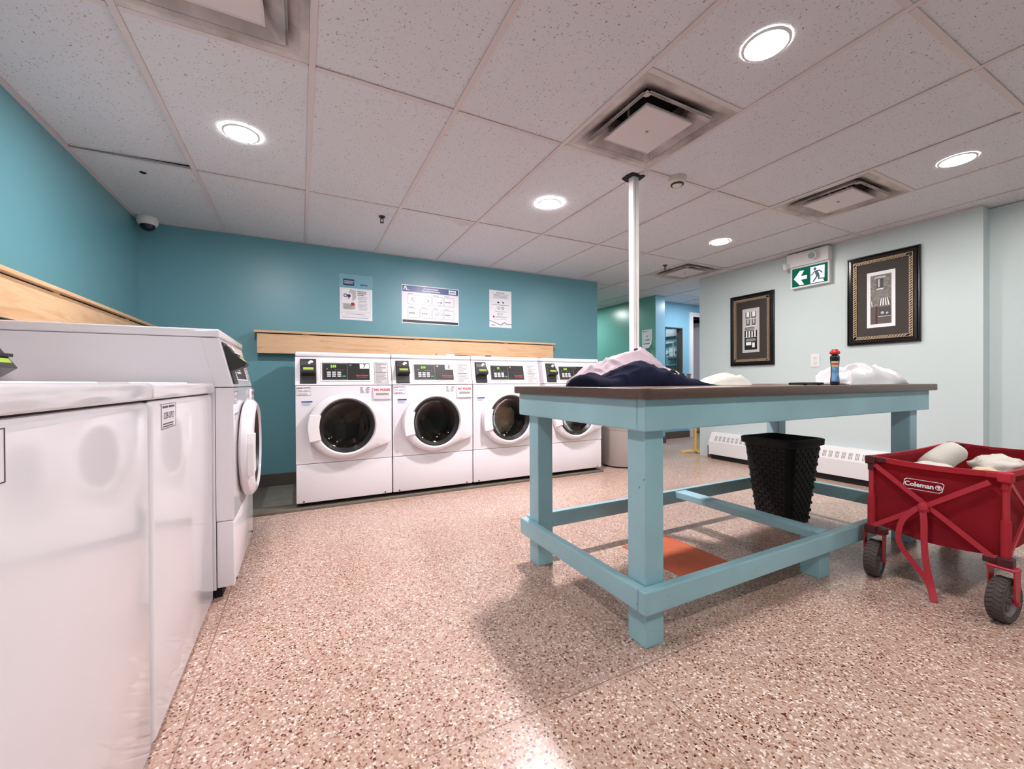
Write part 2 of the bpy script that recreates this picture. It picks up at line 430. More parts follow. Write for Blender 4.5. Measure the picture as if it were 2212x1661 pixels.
# rooms behind the window and the doorway
wall('wall_backroom', 4.88, 7.3, 6.3, 6.4, M['teal']); wall('wall_backroom_side', 5.80, 5.85, 4.92, 6.3, M['teal']); wall('wall_backroom_right', 7.3, 7.4, 4.92, 6.4, M['greywall'])
win = BM(); plate(win, WX0, WX1, WZ0, WZ1, 4.87, .006); w1 = tag(mkobj('window_1', win, M['pane']), kind='structure')
bm = BM()
for a in ((WX0-.004, WX0+.012, WZ0, WZ1), (WX1-.012, WX1+.004, WZ0, WZ1), (WX0, WX1, WZ1-.012, WZ1), (WX0, WX1, WZ0, WZ0+.012)): box(bm, a[0], a[1], 4.795, 4.90, a[2], a[3])
mkobj('window_frame', bm, M['base'], w1)
# door frame and open leaf
bm = BM()
for a in ((DX0-.075, DX0, 0, DZ), (DX1, DX1+.075, 0, DZ), (DX0-.075, DX1+.075, DZ, DZ+.07)): box(bm, a[0], a[1], 4.775, 4.93, a[2], a[3])
d1 = tag(mkobj('door_1', bm, M['whitepaint']), kind='structure')
bm = BM(); bar(bm, (6.64, 4.95, 1.0), (6.02, 5.50, 1.0), .04, 1.96); mkobj('door_leaf', bm, M['lilac'], d1)
bm = BM(); bar(bm, (6.60, 4.955, 1.0), (6.595, 4.96, 1.0), .06, 1.98); mkobj('door_edge', bm, M['whitepaint'], d1)

def baseboard(name, x0, x1, y0, y1, h=.1):
    b = BM(); box(b, x0, x1, y0, y1, 0, h, .003); tag(mkobj(name, b, M['base']), kind='structure')
b = BM(); box(b, -1.13, -.03, 4.205, 4.22, .02, .13, .003); tag(mkobj('baseboard_back', b, M['base']), kind='structure')
baseboard('baseboard_right', 4.465, 4.48, 3.36, 3.44, .14)
baseboard('baseboard_right_recess', 4.595, 4.61, -1.8, 1.12)
baseboard('baseboard_hall', 4.685, 4.70, 4.6, 7.5)
baseboard('baseboard_pilaster', 4.69, 4.905, 4.487, 4.502, .1)
baseboard('baseboard_alcove', 4.9, 5.775, 4.785, 4.80, .11)

# ---------------------------------------------------------------- suspended ceiling
bm = BM(); box(bm, -1.3, 7.6, -2.0, 8.0, H+.16, H+.2); ceiling = struct('ceiling', bm, M['plenum'])
def panel_mesh(name, w, l, m):
    b = BM(); box(b, .003, w-.003, .003, l-.003, 0, .016); me = bpy.data.meshes.new(name); b.to_mesh(me); b.free(); me.materials.append(m); return me
ME_TILE = panel_mesh('ceiling_tile', T, 2*T, M['tile']); ME_HALF = panel_mesh('ceiling_tile_half', T, T, M['tile'])
ME_RY = panel_mesh('grid_rail', .03, 2*T+.006, M['rail']); ME_RX = panel_mesh('grid_tee', T-.022, .03, M['rail'])
for me, dx, dy in ((ME_RY, -.015, -.003), (ME_RX, .011, -.015)):
    for v in me.vertices:
        v.co.x += dx; v.co.y += dy; v.co.z = -.0015 if v.co.z < .008 else .0025
def put(name, me, x, y, z, rot=None):
    o = bpy.data.objects.new(name, me); COL.objects.link(o); o.parent = ceiling; o.location = (x, y, z)
    if rot: o.rotation_euler = rot
    return o
def inside(x0, x1, y0, y1):
    if x1 < -1.12 or x0 > 7.3: return False
    if x0 > 4.62 and y1 < 3.5: return False
    if x1 < 3.38 and y0 > 4.25: return False
    if x0 > 4.9 and y0 > 4.95: return False
    return True
DIFF = {(0, -1), (3, -1), (6, -1), (7, 2)}
for i in range(-1, 14):
    for j in range(-8, 10, 2):
        x, y = GX+i*T, GY+j*T
        if not inside(x, x+T, y, y+2*T): continue
        if (i, j) in DIFF: put('ceiling_tile', ME_HALF, x, y+T, H+.003); put('grid_tee', ME_RX, x, y+T, H)
        elif (i, j+1) in DIFF: put('ceiling_tile', ME_HALF, x, y, H+.003); put('grid_tee', ME_RX, x, y+T, H)
        elif (i, j) == (-1, 0): put('ceiling_tile', ME_TILE, x, y, H+.003, (math.radians(.25), math.radians(-1.7), 0))
        else:
            k = random.Random(i*31+j)
            put('ceiling_tile', ME_TILE, x, y, H+.003+k.random()*.002)
        put('grid_tee', ME_RX, x, y, H)
        if i > -1: put('grid_rail', ME_RY, x, y, H)
bm = BM(); box(bm, -1.13, -1.105, -1.8, 4.22, H-.002, H+.004); box(bm, -1.105, 3.389, 4.195, 4.22, H-.002, H+.004); box(bm, 4.455, 4.48, 1.13, 3.44, H-.002, H+.004)
mkobj('wall_angle', bm, M['rail'], ceiling)
# stain-torn corner of one tile and a small hole in another
bm = BM()
prism(bm, [(0, 0), (.30, 0), (.30, .10), (.26, .07), (.24, .13), (.20, .10), (.13, .04), (.05, .03)], 'z', -.0008, .001)
o = mkobj('torn_patch', bm, M['ltgrey'], ceiling); o.location = (GX+3*T-.32, GY+2*T+.02, H+.003)
bm = BM(); cyl(bm, (-.845, 3.254, H+.0015), (-.845, 3.254, H+.004), .017, n=12); mkobj('tile_hole', bm, M['blackmat'], ceiling)

# ---------------------------------------------------------------- air diffusers
def loft_sq(bm, prof, close=False):
    rings = []
    for h, z in prof: rings.append([bm.verts.new((sx*h, sy*h, z)) for sx, sy in ((-1, -1), (1, -1), (1, 1), (-1, 1))])
    seq = list(zip(rings, rings[1:])) + ([(rings[-1], rings[0])] if close else [])
    for A, B in seq:
        for k in range(4): bm.faces.new((A[k], A[(k+1) % 4], B[(k+1) % 4], B[k]))
    return rings
def diffuser(i, j, label):
    t = thing('air_diffuser', label, 'air vent', (GX+(i+.5)*T, GY+(j+.5)*T, H), 0, 'ceiling air diffusers')
    b = BM(); loft_sq(b, [(.292, .006), (.292, -.001), (.262, -.001), (.252, .004), (.205, .030), (.170, .048), (.152, .118), (.29, .118)], True); mkobj('frame', b, M['dirty'], t)
    b = BM(); loft_sq(b, [(.222, -.012), (.214, -.014), (.150, .042), (.142, .060), (.152, .060), (.222, -.004)], True)
    bmesh.ops.bevel(b, geom=[e for e in b.edges if abs(abs(e.verts[0].co.x)-abs(e.verts[0].co.y)) < 1e-5 and abs(abs(e.verts[1].co.x)-abs(e.verts[1].co.y)) < 1e-5 and abs(e.verts[0].co.z-e.verts[1].co.z) > .003], offset=.02, segments=3, affect='EDGES')
    mkobj('inner_cone', b, M['dirty'], t)
    b = BM(); r = loft_sq(b, [(.142, -.012), (.148, -.016), (.152, -.012), (.146, .004)]); b.faces.new(r[0]); b.faces.new(r[-1]); mkobj('centre_plate', b, M['diff'], t)
    b = BM(); cyl(b, (0, 0, .118), (0, 0, .155), .15, n=24); mkobj('duct_neck', b, M['blackmat'], t)
    b = BM(); lathe(b, [(.002, -.0165), (.008, -.0165), (.008, -.012)], 10); mkobj('screw', b, M['grey'], t)
    for k in (-1, 1):
        b = BM(); box(b, k*.12-.004, k*.12+.004, -.004, .004, -.004, .12); mkobj('bracket', b, M['grey'], t)
diffuser(0, -1, 'square ceiling air vent at the upper left, cut off by the top of the frame')
diffuser(3, -1, 'dusty square ceiling air vent nearest the steel post')
diffuser(6, -1, 'square ceiling air vent in front of the exit sign, seen edge-on')
diffuser(7, 2, 'farthest small ceiling air vent, by the corner of the mint wall')

# ---------------------------------------------------------------- downlights
def mat_lens(name, col, k): return mat_emit(name, col, LAMP*k)
LWARM = mat_lens('lens_warm', (1, .955, .95), .85); LPINK = mat_lens('lens_white', (1, .945, .985), 2.7); LSIDE = mat_lens('lens_right', (1, .955, .87), .75)
LNEAR = mat_lens('lens_near', (1, .955, .95), .32); LBACK = mat_lens('lens_back', (1, .955, .93), .75)
LHALL = mat_lens('lens_hall', (.93, 1, .95), .9); LALC = mat_lens('lens_alcove', (.92, .95, 1), .85)
def downlight(x, y, label, m):
    t = thing('recessed_downlight', label, 'ceiling light', (x, y, H), 0, 'recessed ceiling downlights')
    b = BM(); lathe(b, [(.0725, .002), (.0725, -.004), (.077, -.005), (.083, -.003), (.084, .002)], 28); 
    bmesh.ops.delete(b, geom=[f for f in b.faces if len(f.verts) > 4], context='FACES'); mkobj('trim_ring', b, M['whitepaint'], t, smooth=True)
    b = BM(); cyl(b, (0, 0, -.0035), (0, 0, .001), .073, n=28); mkobj('lens', b, m, t)
downlight(-.264, 2.52, 'round ceiling downlight above the left machines, near the dome camera', LWARM)
downlight(1.588, .964, 'large bright ceiling downlight above the table, at the top of the frame', LWARM)
downlight(1.598, 2.521, 'brightest pinkish white ceiling downlight, left of the steel post', LPINK)
downlight(3.415, .964, 'ceiling downlight at the right edge, beyond the seen-edge-on air vent', LSIDE)
downlight(3.448, 2.516, 'small far ceiling downlight between the two farther air vents', LSIDE)
downlight(-.264, .964, 'ceiling downlight out of view above the near top-load washers', LNEAR)
downlight(1.588, -.60, 'ceiling downlight out of view behind the viewer, middle of the room', LBACK)
downlight(3.415, -.60, 'ceiling downlight out of view behind the viewer, right of the room', LBACK)
downlight(-.264, -.60, 'ceiling downlight out of view behind the viewer, left of the room', LBACK)
downlight(5.45, 4.1, 'ceiling downlight in the blue alcove, hidden behind the mint wall', LALC)
downlight(5.35, 5.25, 'added unseen downlight brightening the room behind the window of the blue wall', LBACK)  # added lamp, out of view, to light what stands behind the window
downlight(4.02, 5.95, 'ceiling downlight in the green hallway, hidden behind the back wall', LHALL)

# ================================================================== FRONT LOAD WASHERS
def front_washer(label, loc, rz, Wd=.682, b0=.02, number=None, code=None, reader_out=.075, digits='210', extras=True, pods=True):
    """local frame: x right, front at y=0, y into the machine; z measured from the pad (b below floor datum)"""
    t = thing('front_load_washer', label, 'washing machine', loc, rz, 'front load washers')
    Z = lambda z: z-b0
    k = Wd/.686
    X = lambda x: x*k
    bm = BM(); box(bm, .03, Wd-.03, .05, .68, 0, Z(.06)); mkobj('gap_shade', bm, M['blackmat'], t)  # black block stands in for the shadow in the gap under the machine
    bm = BM()
    for a in ((0, .014, .066, .72, Z(.045), Z(1.124)), (Wd-.014, Wd, .066, .72, Z(.045), Z(1.124)), (.014, Wd-.014, .70, .72, Z(.045), Z(1.124)), (.014, Wd-.014, .07, .70, Z(.045), Z(.06))): box(bm, *a)
    mkobj('cabinet', bm, M['white'], t)
    bm = BM(); box(bm, -.001, Wd+.001, .046, .725, Z(1.126), Z(1.162), .009, 3); mkobj('top_panel', bm, M['white'], t, smooth=True)
    # kick panel with steel strip and screws
    bm = BM(); box(bm, .001, Wd-.001, 0, .064, Z(.050), Z(.334), .006, 3); kp = mkobj('kick_panel', bm, M['white'], t, smooth=True)
    for x in (.05, Wd-.055):
        bm = BM(); cyl(bm, (x, .001, Z(.062)), (x, -.004, Z(.062)), .006, n=10); mkobj('screw', bm, M['brass'], kp)
    # front panel with round hole
    gx, gz, gr = X(.345), Z(.607), .205
    x0, x1, z0, z1 = .001, Wd-.001, Z(.338), Z(.910)
    angs = [2*PI*i/64 for i in range(64)] + [math.atan2(cz-gz, cx-gx) % (2*PI) for cx in (x0, x1) for cz in (z0, z1)]
    angs = sorted(angs)
    def rect_hit(a):
        c, s = math.cos(a), math.sin(a); best = 9
        if abs(c) > 1e-9: best = min(best, ((x1 if c > 0 else x0)-gx)/c)
        if abs(s) > 1e-9: best = min(best, ((z1 if s > 0 else z0)-gz)/s)
        return gx+c*best, gz+s*best
    bm = BM(); n = len(angs); R1, R2, R3, R4 = [], [], [], []
    for a in angs:
        p = rect_hit(a); hx, hz = gx+(gr+.022)*math.cos(a), gz+(gr+.022)*math.sin(a)
        R1.append(bm.verts.new((p[0], .064, p[1]))); R2.append(bm.verts.new((p[0], 0, p[1]))); R3.append(bm.verts.new((hx, 0, hz))); R4.append(bm.verts.new((hx, .05, hz)))
    for A, B in ((R1, R2), (R2, R3), (R3, R4)):
        for i in range(n): bm.faces.new((A[i], A[(i+1) % n], B[(i+1) % n], B[i]))
    mkobj('front_panel', bm, M['white'], t)
    # gasket, drum, vanes
    bm = BM(); ga = []
    prof = [(gr+.021, .004), (gr+.005, .0), (gr-.004, .03), (gr+.002, .07), (gr+.03, .075)]
    for r, y in prof: ga.append([bm.verts.new((gx+r*math.cos(2*PI*i/40), y, gz+r*math.sin(2*PI*i/40))) for i in range(40)])
    for A, B in zip(ga, ga[1:]):
        for i in range(40): bm.faces.new((A[i], A[(i+1) % 40], B[(i+1) % 40], B[i]))
    mkobj('door_gasket', bm, M['charcoal'], t, smooth=True)
    bm = BM(); ga = []
    for r, y in [(.235, .078), (.245, .10), (.245, .40), (.22, .42), (.0005, .42)]: ga.append([bm.verts.new((gx+r*math.cos(2*PI*i/40), y, gz+r*math.sin(2*PI*i/40))) for i in range(40)])
    for A, B in zip(ga, ga[1:]):
        for i in range(40): bm.faces.new((A[i], A[(i+1) % 40], B[(i+1) % 40], B[i]))
    drum = mkobj('drum', bm, M['steel'], t, smooth=True)
    off = random.Random(label).random()*2
    for q in range(3):
        a = off + q*2*PI/3; bm = BM(); ct = Vector((gx, 0, gz))
        rad = Vector((math.cos(a), 0, math.sin(a))); tan = Vector((-math.sin(a), 0, math.cos(a)))
        pr = [(-.05, .243), (-.022, .185), (0, .17), (.022, .185), (.05, .243)]
        A = [bm.verts.new(ct + tan*p + rad*r + Vector((0, .11, 0))) for p, r in pr]; B = [bm.verts.new(ct + tan*p + rad*r + Vector((0, .40, 0))) for p, r in pr]
        for i in range(4): bm.faces.new((A[i], A[i+1], B[i+1], B[i]))
        bm.faces.new(A); bm.faces.new(B[::-1]); mkobj('drum_vane', bm, M['darksteel'], drum, smooth=True)
        bm = BM(); bar(bm, ct + Vector((0, .412, 0)), ct + rad*.21 + Vector((0, .412, 0)), .07, .012, up=(0, 1, 0)); mkobj('drum_spoke', bm, M['darksteel'], drum)
    bm = BM(); cyl(bm, (gx, .40, gz), (gx, .415, gz), .028, n=20); mkobj('drum_hub', bm, M['ltgrey'], drum)
    # door ring
    ex, ez, ea, eb = X(.333), Z(.605), X(.262), .242
    hull = [(ex+ea*math.cos(a), ez+eb*math.sin(a)) for a in [math.radians(d) for d in range(62, 299, 4)]]
    hull += [(X(.664), Z(.462)), (X(.674), Z(.474)), (X(.674), Z(.712)), (X(.664), Z(.724))]
    def hull_hit(a):
        c, s = math.cos(a), math.sin(a); best = .2
        for (ax, az), (bx, bz) in zip(hull, hull[1:]+hull[:1]):
            dx, dz = bx-ax, bz-az; den = c*dz - s*dx
            if abs(den) < 1e-9: continue
            tt = ((ax-gx)*dz - (az-gz)*dx)/den; uu = ((ax-gx)*s - (az-gz)*c)/(-den) if False else ((ax-gx)*s-(az-gz)*c)/den
            if tt > 0 and -1e-6 <= uu <= 1+1e-6: best = max(best, tt)
        return best
    bm = BM(); N = 80; rings = [[] for _ in range(7)]
    for i in range(N):
        a = 2*PI*i/N; c, s = math.cos(a), math.sin(a); r = hull_hit(a); rin = min(r-.006, .246)
        wing = max(0, min(1, (r-.26)/.06))
        for q, (rr, y) in enumerate(((r-.012, -.006), (r, -.016), (r-.002, -.042+.008*wing), (r-.010 if wing < .5 else r-.006, -.050+.012*wing), (rin if wing > .2 else r-.022, -.058), (gr+.006, -.060), (gr-.004, -.045))):
            rings[q].append(bm.verts.new((gx+rr*c, y, gz+rr*s)))
    inner = [bm.verts.new((gx+(gr-.006)*math.cos(2*PI*i/N), -.010, gz+(gr-.006)*math.sin(2*PI*i/N))) for i in range(N)]
    rings.append(inner)
    for A, B in zip(rings, rings[1:]+rings[:1]):
        for i in range(N): bm.faces.new((A[i], A[(i+1) % N], B[(i+1) % N], B[i]))
    door = mkobj('door', bm, M['white'], t, smooth=True)
    bm = BM(); ga = []
    for r, y in [(gr-.004, -.047), (gr-.012, -.050), (gr-.034, -.020), (gr-.004, -.012)]: ga.append([bm.verts.new((gx+r*math.cos(2*PI*i/48), y, gz+r*math.sin(2*PI*i/48))) for i in range(48)])
    for A, B in zip(ga, ga[1:]+ga[:1]):
        for i in range(48): bm.faces.new((A[i], A[(i+1) % 48], B[(i+1) % 48], B[i]))
    mkobj('glass_rim', bm, M['black'], door, smooth=True)
    bm = BM(); ga = []
    for r, y in [(gr-.030, -.022), (gr-.045, -.010), (gr-.07, .003), (gr-.105, .012), (.05, .018), (.001, .020)]: ga.append([bm.verts.new((gx+r*math.cos(2*PI*i/48), y, gz+r*math.sin(2*PI*i/48))) for i in range(48)])
    for A, B in zip(ga, ga[1:]):
        for i in range(48): bm.faces.new((A[i], A[(i+1) % 48], B[(i+1) % 48], B[i]))
    mkobj('door_glass', bm, M['doorglass'], door, smooth=True)
    # handle block at the left of the ring
    bm = BM(); prism(bm, [(X(.090), Z(.50)), (X(.168), Z(.513)), (X(.158), Z(.56)), (X(.154), Z(.607)), (X(.158), Z(.65)), (X(.168), Z(.692)), (X(.094), Z(.70)), (X(.080), Z(.65)), (X(.077), Z(.60)), (X(.081), Z(.55))], 'y', -.067, -.04, .004)
    mkobj('door_handle', bm, M['white2'], door)
    # slanted control panel
    bm = BM(); prism(bm, [(0, Z(.914)), (.05, Z(1.124)), (.115, Z(1.124)), (.066, Z(.914))], 'x', -.0015, Wd+.0015, .003); mkobj('control_panel', bm, M['white'], t)
    PT = Matrix.Translation((0, 0, Z(.912))) @ Matrix.Rotation(-math.atan2(.05, .212), 4, 'X')
    def part(name, bm, m, parent=t): return mkobj(name, bm, m, parent, T=PT)
    # card reader
    bm = BM(); box(bm, X(.031), X(.140), -.006, .002, .014, .203, .003); cr = part('card_reader', bm, M['black'])
    ro = reader_out
    q_ = ro/.075
    bm = BM(); prism(bm, [(0, .188), (-.014*q_, .186), (-.028*q_, .146), (-.040*q_, .142), (-.036*q_, .134), (-.062*q_, .094), (-.052*q_, .083), (0, .070)], 'x', X(.036), X(.135), .002); part('reader_body', bm, M['charcoal'], cr)
    fp0 = Vector((0, -.036*q_, .134)); fd = Vector((0, -.026*q_, -.040)); fn = Vector((0, fd.z, -fd.y)).normalized()
    def facept(x, s, h): return Vector((x, 0, 0)) + fp0 + fd*s + fn*h
    bm = BM(); e = .0015
    V = [bm.verts.new(facept(x, s, h)) for h in (-.001, .002) for x, s in ((X(.052), .22), (X(.120), .22), (X(.120), .68), (X(.052), .68))]
    for q in ((3, 2, 1, 0), (4, 5, 6, 7), (0, 1, 5, 4), (1, 2, 6, 5), (2, 3, 7, 6), (3, 0, 4, 7)): bm.faces.new([V[i] for i in q])
    part('reader_display', bm, M['lcd'], cr)
    bm = BM(); disc(bm, X(.105), .176, .010, -.0245*q_, 14, 1.4); disc(bm, X(.093), .168, .006, -.027*q_, 12, 1.6); plate(bm, X(.088), X(.100), .158, .162, -.0265*q_); part('hand_symbol', bm, M['whiteprint'], cr)
    # fascia
    bm = BM(); outline(bm, X(.172), X(.526), .032, .180, .006, 0, .005); part('fascia_bezel', bm, M['white2'])
    bm = BM(); box(bm, X(.179), X(.519), -.003, .001, .040, .173); fa = part('control_fascia', bm, M['black'])
    bm = BM(); outline(bm, X(.183), X(.356), .044, .169, .0015, -.003, .0008); part('display_outline', bm, M['grey'], fa)
    text('display_digits', digits, .026, M['led'], fa, X(.258), .147, -.0038, T=PT, bold=.001)
    bm = BM()
    for q, (cx, cz) in enumerate([(a, c) for c in (.100, .085, .070) for a in (.226, .261, .298)]):
        b2 = BM(); box(b2, X(cx-.0135), X(cx+.0135), -.0065, -.003, cz-.0055, cz+.0055, .0015, 1); part('button', b2, M['btn'], fa)
    bm.free()
    bm = BM(); box(bm, X(.319), X(.345), -.0065, -.003, .064, .075, .0015, 1); part('start_button', bm, M['btngreen'], fa)
    bm = BM()
    for cx in (.272, .289, .307, .325): disc(bm, X(cx), .120, .003, -.0035, 6)
    disc(bm, X(.214), .128, .005, -.0035, 10); disc(bm, X(.214), .099, .0035, -.0035, 8); disc(bm, X(.214), .085, .0035, -.0035, 8); tag(part('indicator_lights', bm, M['inkl'], fa), kind='stuff')
    bm = BM(); cyl(bm, (X(.379), -.007, .158), (X(.379), -.002, .158), .010, n=16); part('key_lock', bm, M['chrome'], fa)
    if number:
        bm = BM(); plate(bm, X(.448), X(.516), .131, .170, -.003, .0012); part('number_plate', bm, M['whiteprint'], fa)
        text('number', number, .042, M['inkblack'], fa, X(.482), .151, -.0046, T=PT, bold=.001)
    text('brand_text', 'Speed Queen', .0165, M['redprint'], fa, X(.465), .077, -.0036, T=PT, bold=.0008)
    text('brand_line', 'Commercial Washer', .009, M['inkl'], fa, X(.465), .062, -.0036, T=PT)
    bm = BM(); plate(bm, X(.554), X(.662), .010, .186, 0, .0012); st = part('instruction_sticker', bm, M['ltgrey'])
    bm = BM(); outline(bm, X(.556), X(.660), .012, .184, .0018, -.0012, .0004)
    lines(bm, X(.564), X(.652), .174, 1, .01, .004, -.0013, 1); lines(bm, X(.566), X(.648), .162, 7, .0082, .0022, -.0013, 2, ragged=.5)
    plate(bm, X(.558), X(.658), .106, .1072, -.0012, .0004)
    lines(bm, X(.564), X(.652), .101, 1, .01, .0045, -.0013, 3); lines(bm, X(.566), X(.65), .088, 8, .0092, .0022, -.0013, 4, ragged=.55); outline(bm, X(.636), X(.655), .020, .055, .0012, -.0013, .0004)
    part('sticker_print', bm, M['ink'], st)
    # things stuck to the front panel
    if code:
        bm = BM(); box(bm, X(.004), X(.104), -.0014, 0, Z(.838), Z(.902), .0006, 1); cs = mkobj('code_sticker', bm, M['paper'], t)
        bm = BM(); outline(bm, X(.006), X(.102), Z(.840), Z(.900), .0014, -.0014, .0005); plate(bm, X(.05), X(.097), Z(.892), Z(.896), -.0014, .0005); lines(bm, X(.016), X(.092), Z(.853), 2, .007, .002, -.0014, 5); mkobj('sticker_print', bm, M['ink'], cs)
        text('sticker_logo', 'sparkle', .013, M['inkblack'], cs, X(.028), Z(.893), -.0022, bold=.0004)
        text('sticker_code', code, .021, M['ink'], cs, X(.054), Z(.870), -.0022)
    if extras:
        bm = BM(); plate(bm, X(.445), X(.520), Z(.848), Z(.896), 0, .0008); cs = mkobj('care_sticker', bm, M['white2'], t)
        bm = BM(); plate(bm, X(.446), X(.466), Z(.890), Z(.895), -.0009, .0005); plate(bm, X(.495), X(.519), Z(.890), Z(.895), -.0009, .0005); lines(bm, X(.447), X(.479), Z(.885), 5, .0075, .0028, -.0009, 6, ragged=.5); lines(bm, X(.486), X(.519), Z(.885), 5, .0075, .0028, -.0009, 7, ragged=.5); mkobj('sticker_print', bm, M['ink'], cs)
    bm = BM(); plate(bm, X(.038), X(.112), Z(.764), Z(.797), 0, .0008); cs = mkobj('warning_sticker', bm, M['paper'], t)
    bm = BM(); plate(bm, X(.038), X(.112), Z(.787), Z(.797), -.0009, .0005); mkobj('sticker_band', bm, M['blueprint'], cs)
    bm = BM(); lines(bm, X(.041), X(.109), Z(.783), 4, .005, .0014, -.0009, 8); mkobj('sticker_print', bm, M['inkl'], cs)
    # detergent drawer
    bm = BM(); box(bm, X(.540), X(.680), -.012, .002, Z(.798), Z(.898), .007, 3); dr = mkobj('detergent_drawer', bm, M['white'], t, smooth=True)
    bm = BM(); prism(bm, [(X(.560), Z(.832)), (X(.664), Z(.832)), (X(.658), Z(.850)), (X(.562), Z(.850))], 'y', -.0128, -.010); mkobj('drawer_grip', bm, M['grey'], dr)
    if pods: text('drawer_text', 'NO PODS!!', .025, M['redprint'], dr, X(.610), Z(.874), -.0128, bold=.0012, sx=.98)
    return t

wash = [(-.037, '7', '330-GPO', 'white front load washer numbered 7, leftmost of the row on the back wall'),
        (.652, '8', '331-GPO', 'white front load washer numbered 8, second in the row on the back wall'),
        (1.342, None, None, 'white front load washer full of white laundry, third in the back row'),
        (2.076, None, None, 'rightmost white front load washer of the back row, half hidden by the table and clothes')]
for i, (x, num, code, lab) in enumerate(wash):
    front_washer(lab, (x, 3.375, .02), 0, number=num, code=code, digits='210' if i < 2 else ('12' if i == 2 else '210'), extras=i < 2, pods=i < 2)
front_washer('white front load washer facing right behind the two top-load washers at left', (-.262, 2.145, .0), PI/2, Wd=.76, b0=0, code='329-GPO', reader_out=.085)

# laundry inside two of the washers
def blob(bm, c, rx, ry, rz, seed, amp=.25, n=24, rough=7.0):
    m = bmesh.new(); bmesh.ops.create_icosphere(m, subdivisions=4, radius=1)
    for v in m.verts:
        d = v.co.normalized(); f = 1 + amp*(noise.noise(d*2.2 + Vector((seed, 0, 0))) + .5*noise.noise(d*rough + Vector((0, seed, 0))) + .35*abs(noise.noise(d*rough*1.7 + Vector((0, 0, seed)))))
        v.co = Vector((c[0]+d.x*rx*f, c[1]+d.y*ry*f, c[2]+d.z*rz*f))
    join(bm, m); return bm
bm = BM(); blob(bm, (1.665, 3.55, .60), .155, .085, .150, 3, .22)
tag(mkobj('laundry_load', bm, M['linen'], smooth=True, loc=(1.665, 3.55, .47)), 'white soapy laundry behind the glass of the third back-row washer', 'laundry')
bm = BM(); blob(bm, (2.40, 3.55, .565), .15, .085, .12, 9, .3)
tag(mkobj('laundry_load', bm, M['ltgrey'], smooth=True, loc=(2.40, 3.55, .45)), 'grey and white laundry behind the glass of the rightmost washer', 'laundry')

# ================================================================== TOP LOAD WASHERS (near, left)
def top_washer(label, loc, rz, Wd, reader_x=None, sticker=True, code='GPO'):
    b0 = .0; Z = lambda z: z-b0; D = .785
    t = thing('top_load_washer', label, 'washing machine', loc, rz, 'top load washers')
    bm = BM(); box(bm, .012, Wd-.012, .03, D-.03, Z(.0), Z(.05)); mkobj('gap_shade', bm, M['blackmat'], t)  # shade of the gap below the cabinet, made as a black box
    bm = BM(); box(bm, .002, Wd-.002, .004, D, Z(.010), Z(.8865), .020, 5); mkobj('cabinet', bm, M['white'], t, smooth=True)
    bm = BM(); box(bm, .010, Wd-.010, .016, D-.01, Z(.880), Z(.892)); mkobj('seam_gap', bm, M['seam'], t)
    bm = BM(); box(bm, .001, Wd-.001, -.002, D+.002, Z(.889), Z(.930), .007, 4); tp = mkobj('top_deck', bm, M['white'], t, smooth=True)
    bm = BM(); box(bm, .09, Wd-.09, .07, .56, Z(.928), Z(.934), .0025, 1); mkobj('lid', bm, M['white2'], t)
    bm = BM(); prism(bm, [(.625, Z(.928)), (.69, Z(1.09)), (.78, Z(1.09)), (.78, Z(.928))], 'x', .02, Wd-.03, .006); mkobj('console', bm, M['white2'], t)
    bm = BM(); box(bm, Wd*.35, Wd*.9, .665, .675, Z(.99), Z(1.06)); mkobj('console_fascia', bm, M['black'], t, T=Matrix.Translation((0, -.012, 0)))
    if reader_x is not None:
        x0 = reader_x; bm = BM(); prism(bm, [(.635, Z(1.13)), (.56, Z(1.105)), (.508, Z(1.047)), (.490, Z(1.018)), (.467, Z(.981)), (.503, Z(.953)), (.635, Z(.95))], 'x', x0, x0+.107, .002); cr = mkobj('card_reader', bm, M['charcoal'], t)
        bm = BM(); prism(bm, [(.4850, Z(1.0105)), (.4820, Z(1.0105)), (.4743, Z(.997)), (.477, Z(.997))], 'x', x0+.012, x0+.092); mkobj('reader_display', bm, M['lcd'], cr)
        bm = BM(); box(bm, x0-.002, x0+.109, .479, .510, Z(1.016), Z(1.026)); mkobj('reader_lip', bm, M['black'], cr)
        bm = BM(); box(bm, x0+.02, x0+.09, .54, .64, Z(.93), Z(.955)); mkobj('reader_foot', bm, M['white2'], cr)
    if sticker:
        bm = BM(); box(bm, .078, .222, .0025, .0045, Z(.803), Z(.876), .0006, 1); cs = mkobj('code_sticker', bm, M['paper'], t)
        bm = BM(); outline(bm, .080, .220, Z(.805), Z(.874), .0016, .0024, .0005); plate(bm, .15, .205, Z(.862), Z(.868), .0024, .0005); plate(bm, .09, .14, Z(.862), Z(.868), .0024, .0005); lines(bm, .095, .21, Z(.820), 2, .007, .003, .0024, 5); mkobj('sticker_print', bm, M['ink'], cs)
        text('sticker_code', code, .026, M['ink'], cs, .15, Z(.840), .0016)
    return t
top_washer('nearest white top-load washer at the left edge, with a code sticker cut by the frame', (-.331, .535, .0), PI/2, .79, code='327-GPO')
top_washer('white top-load washer with a black card reader, between the nearest and the tall washer', (-.331, 1.332, .0), PI/2, .80, reader_x=.44, code='328-GPO')

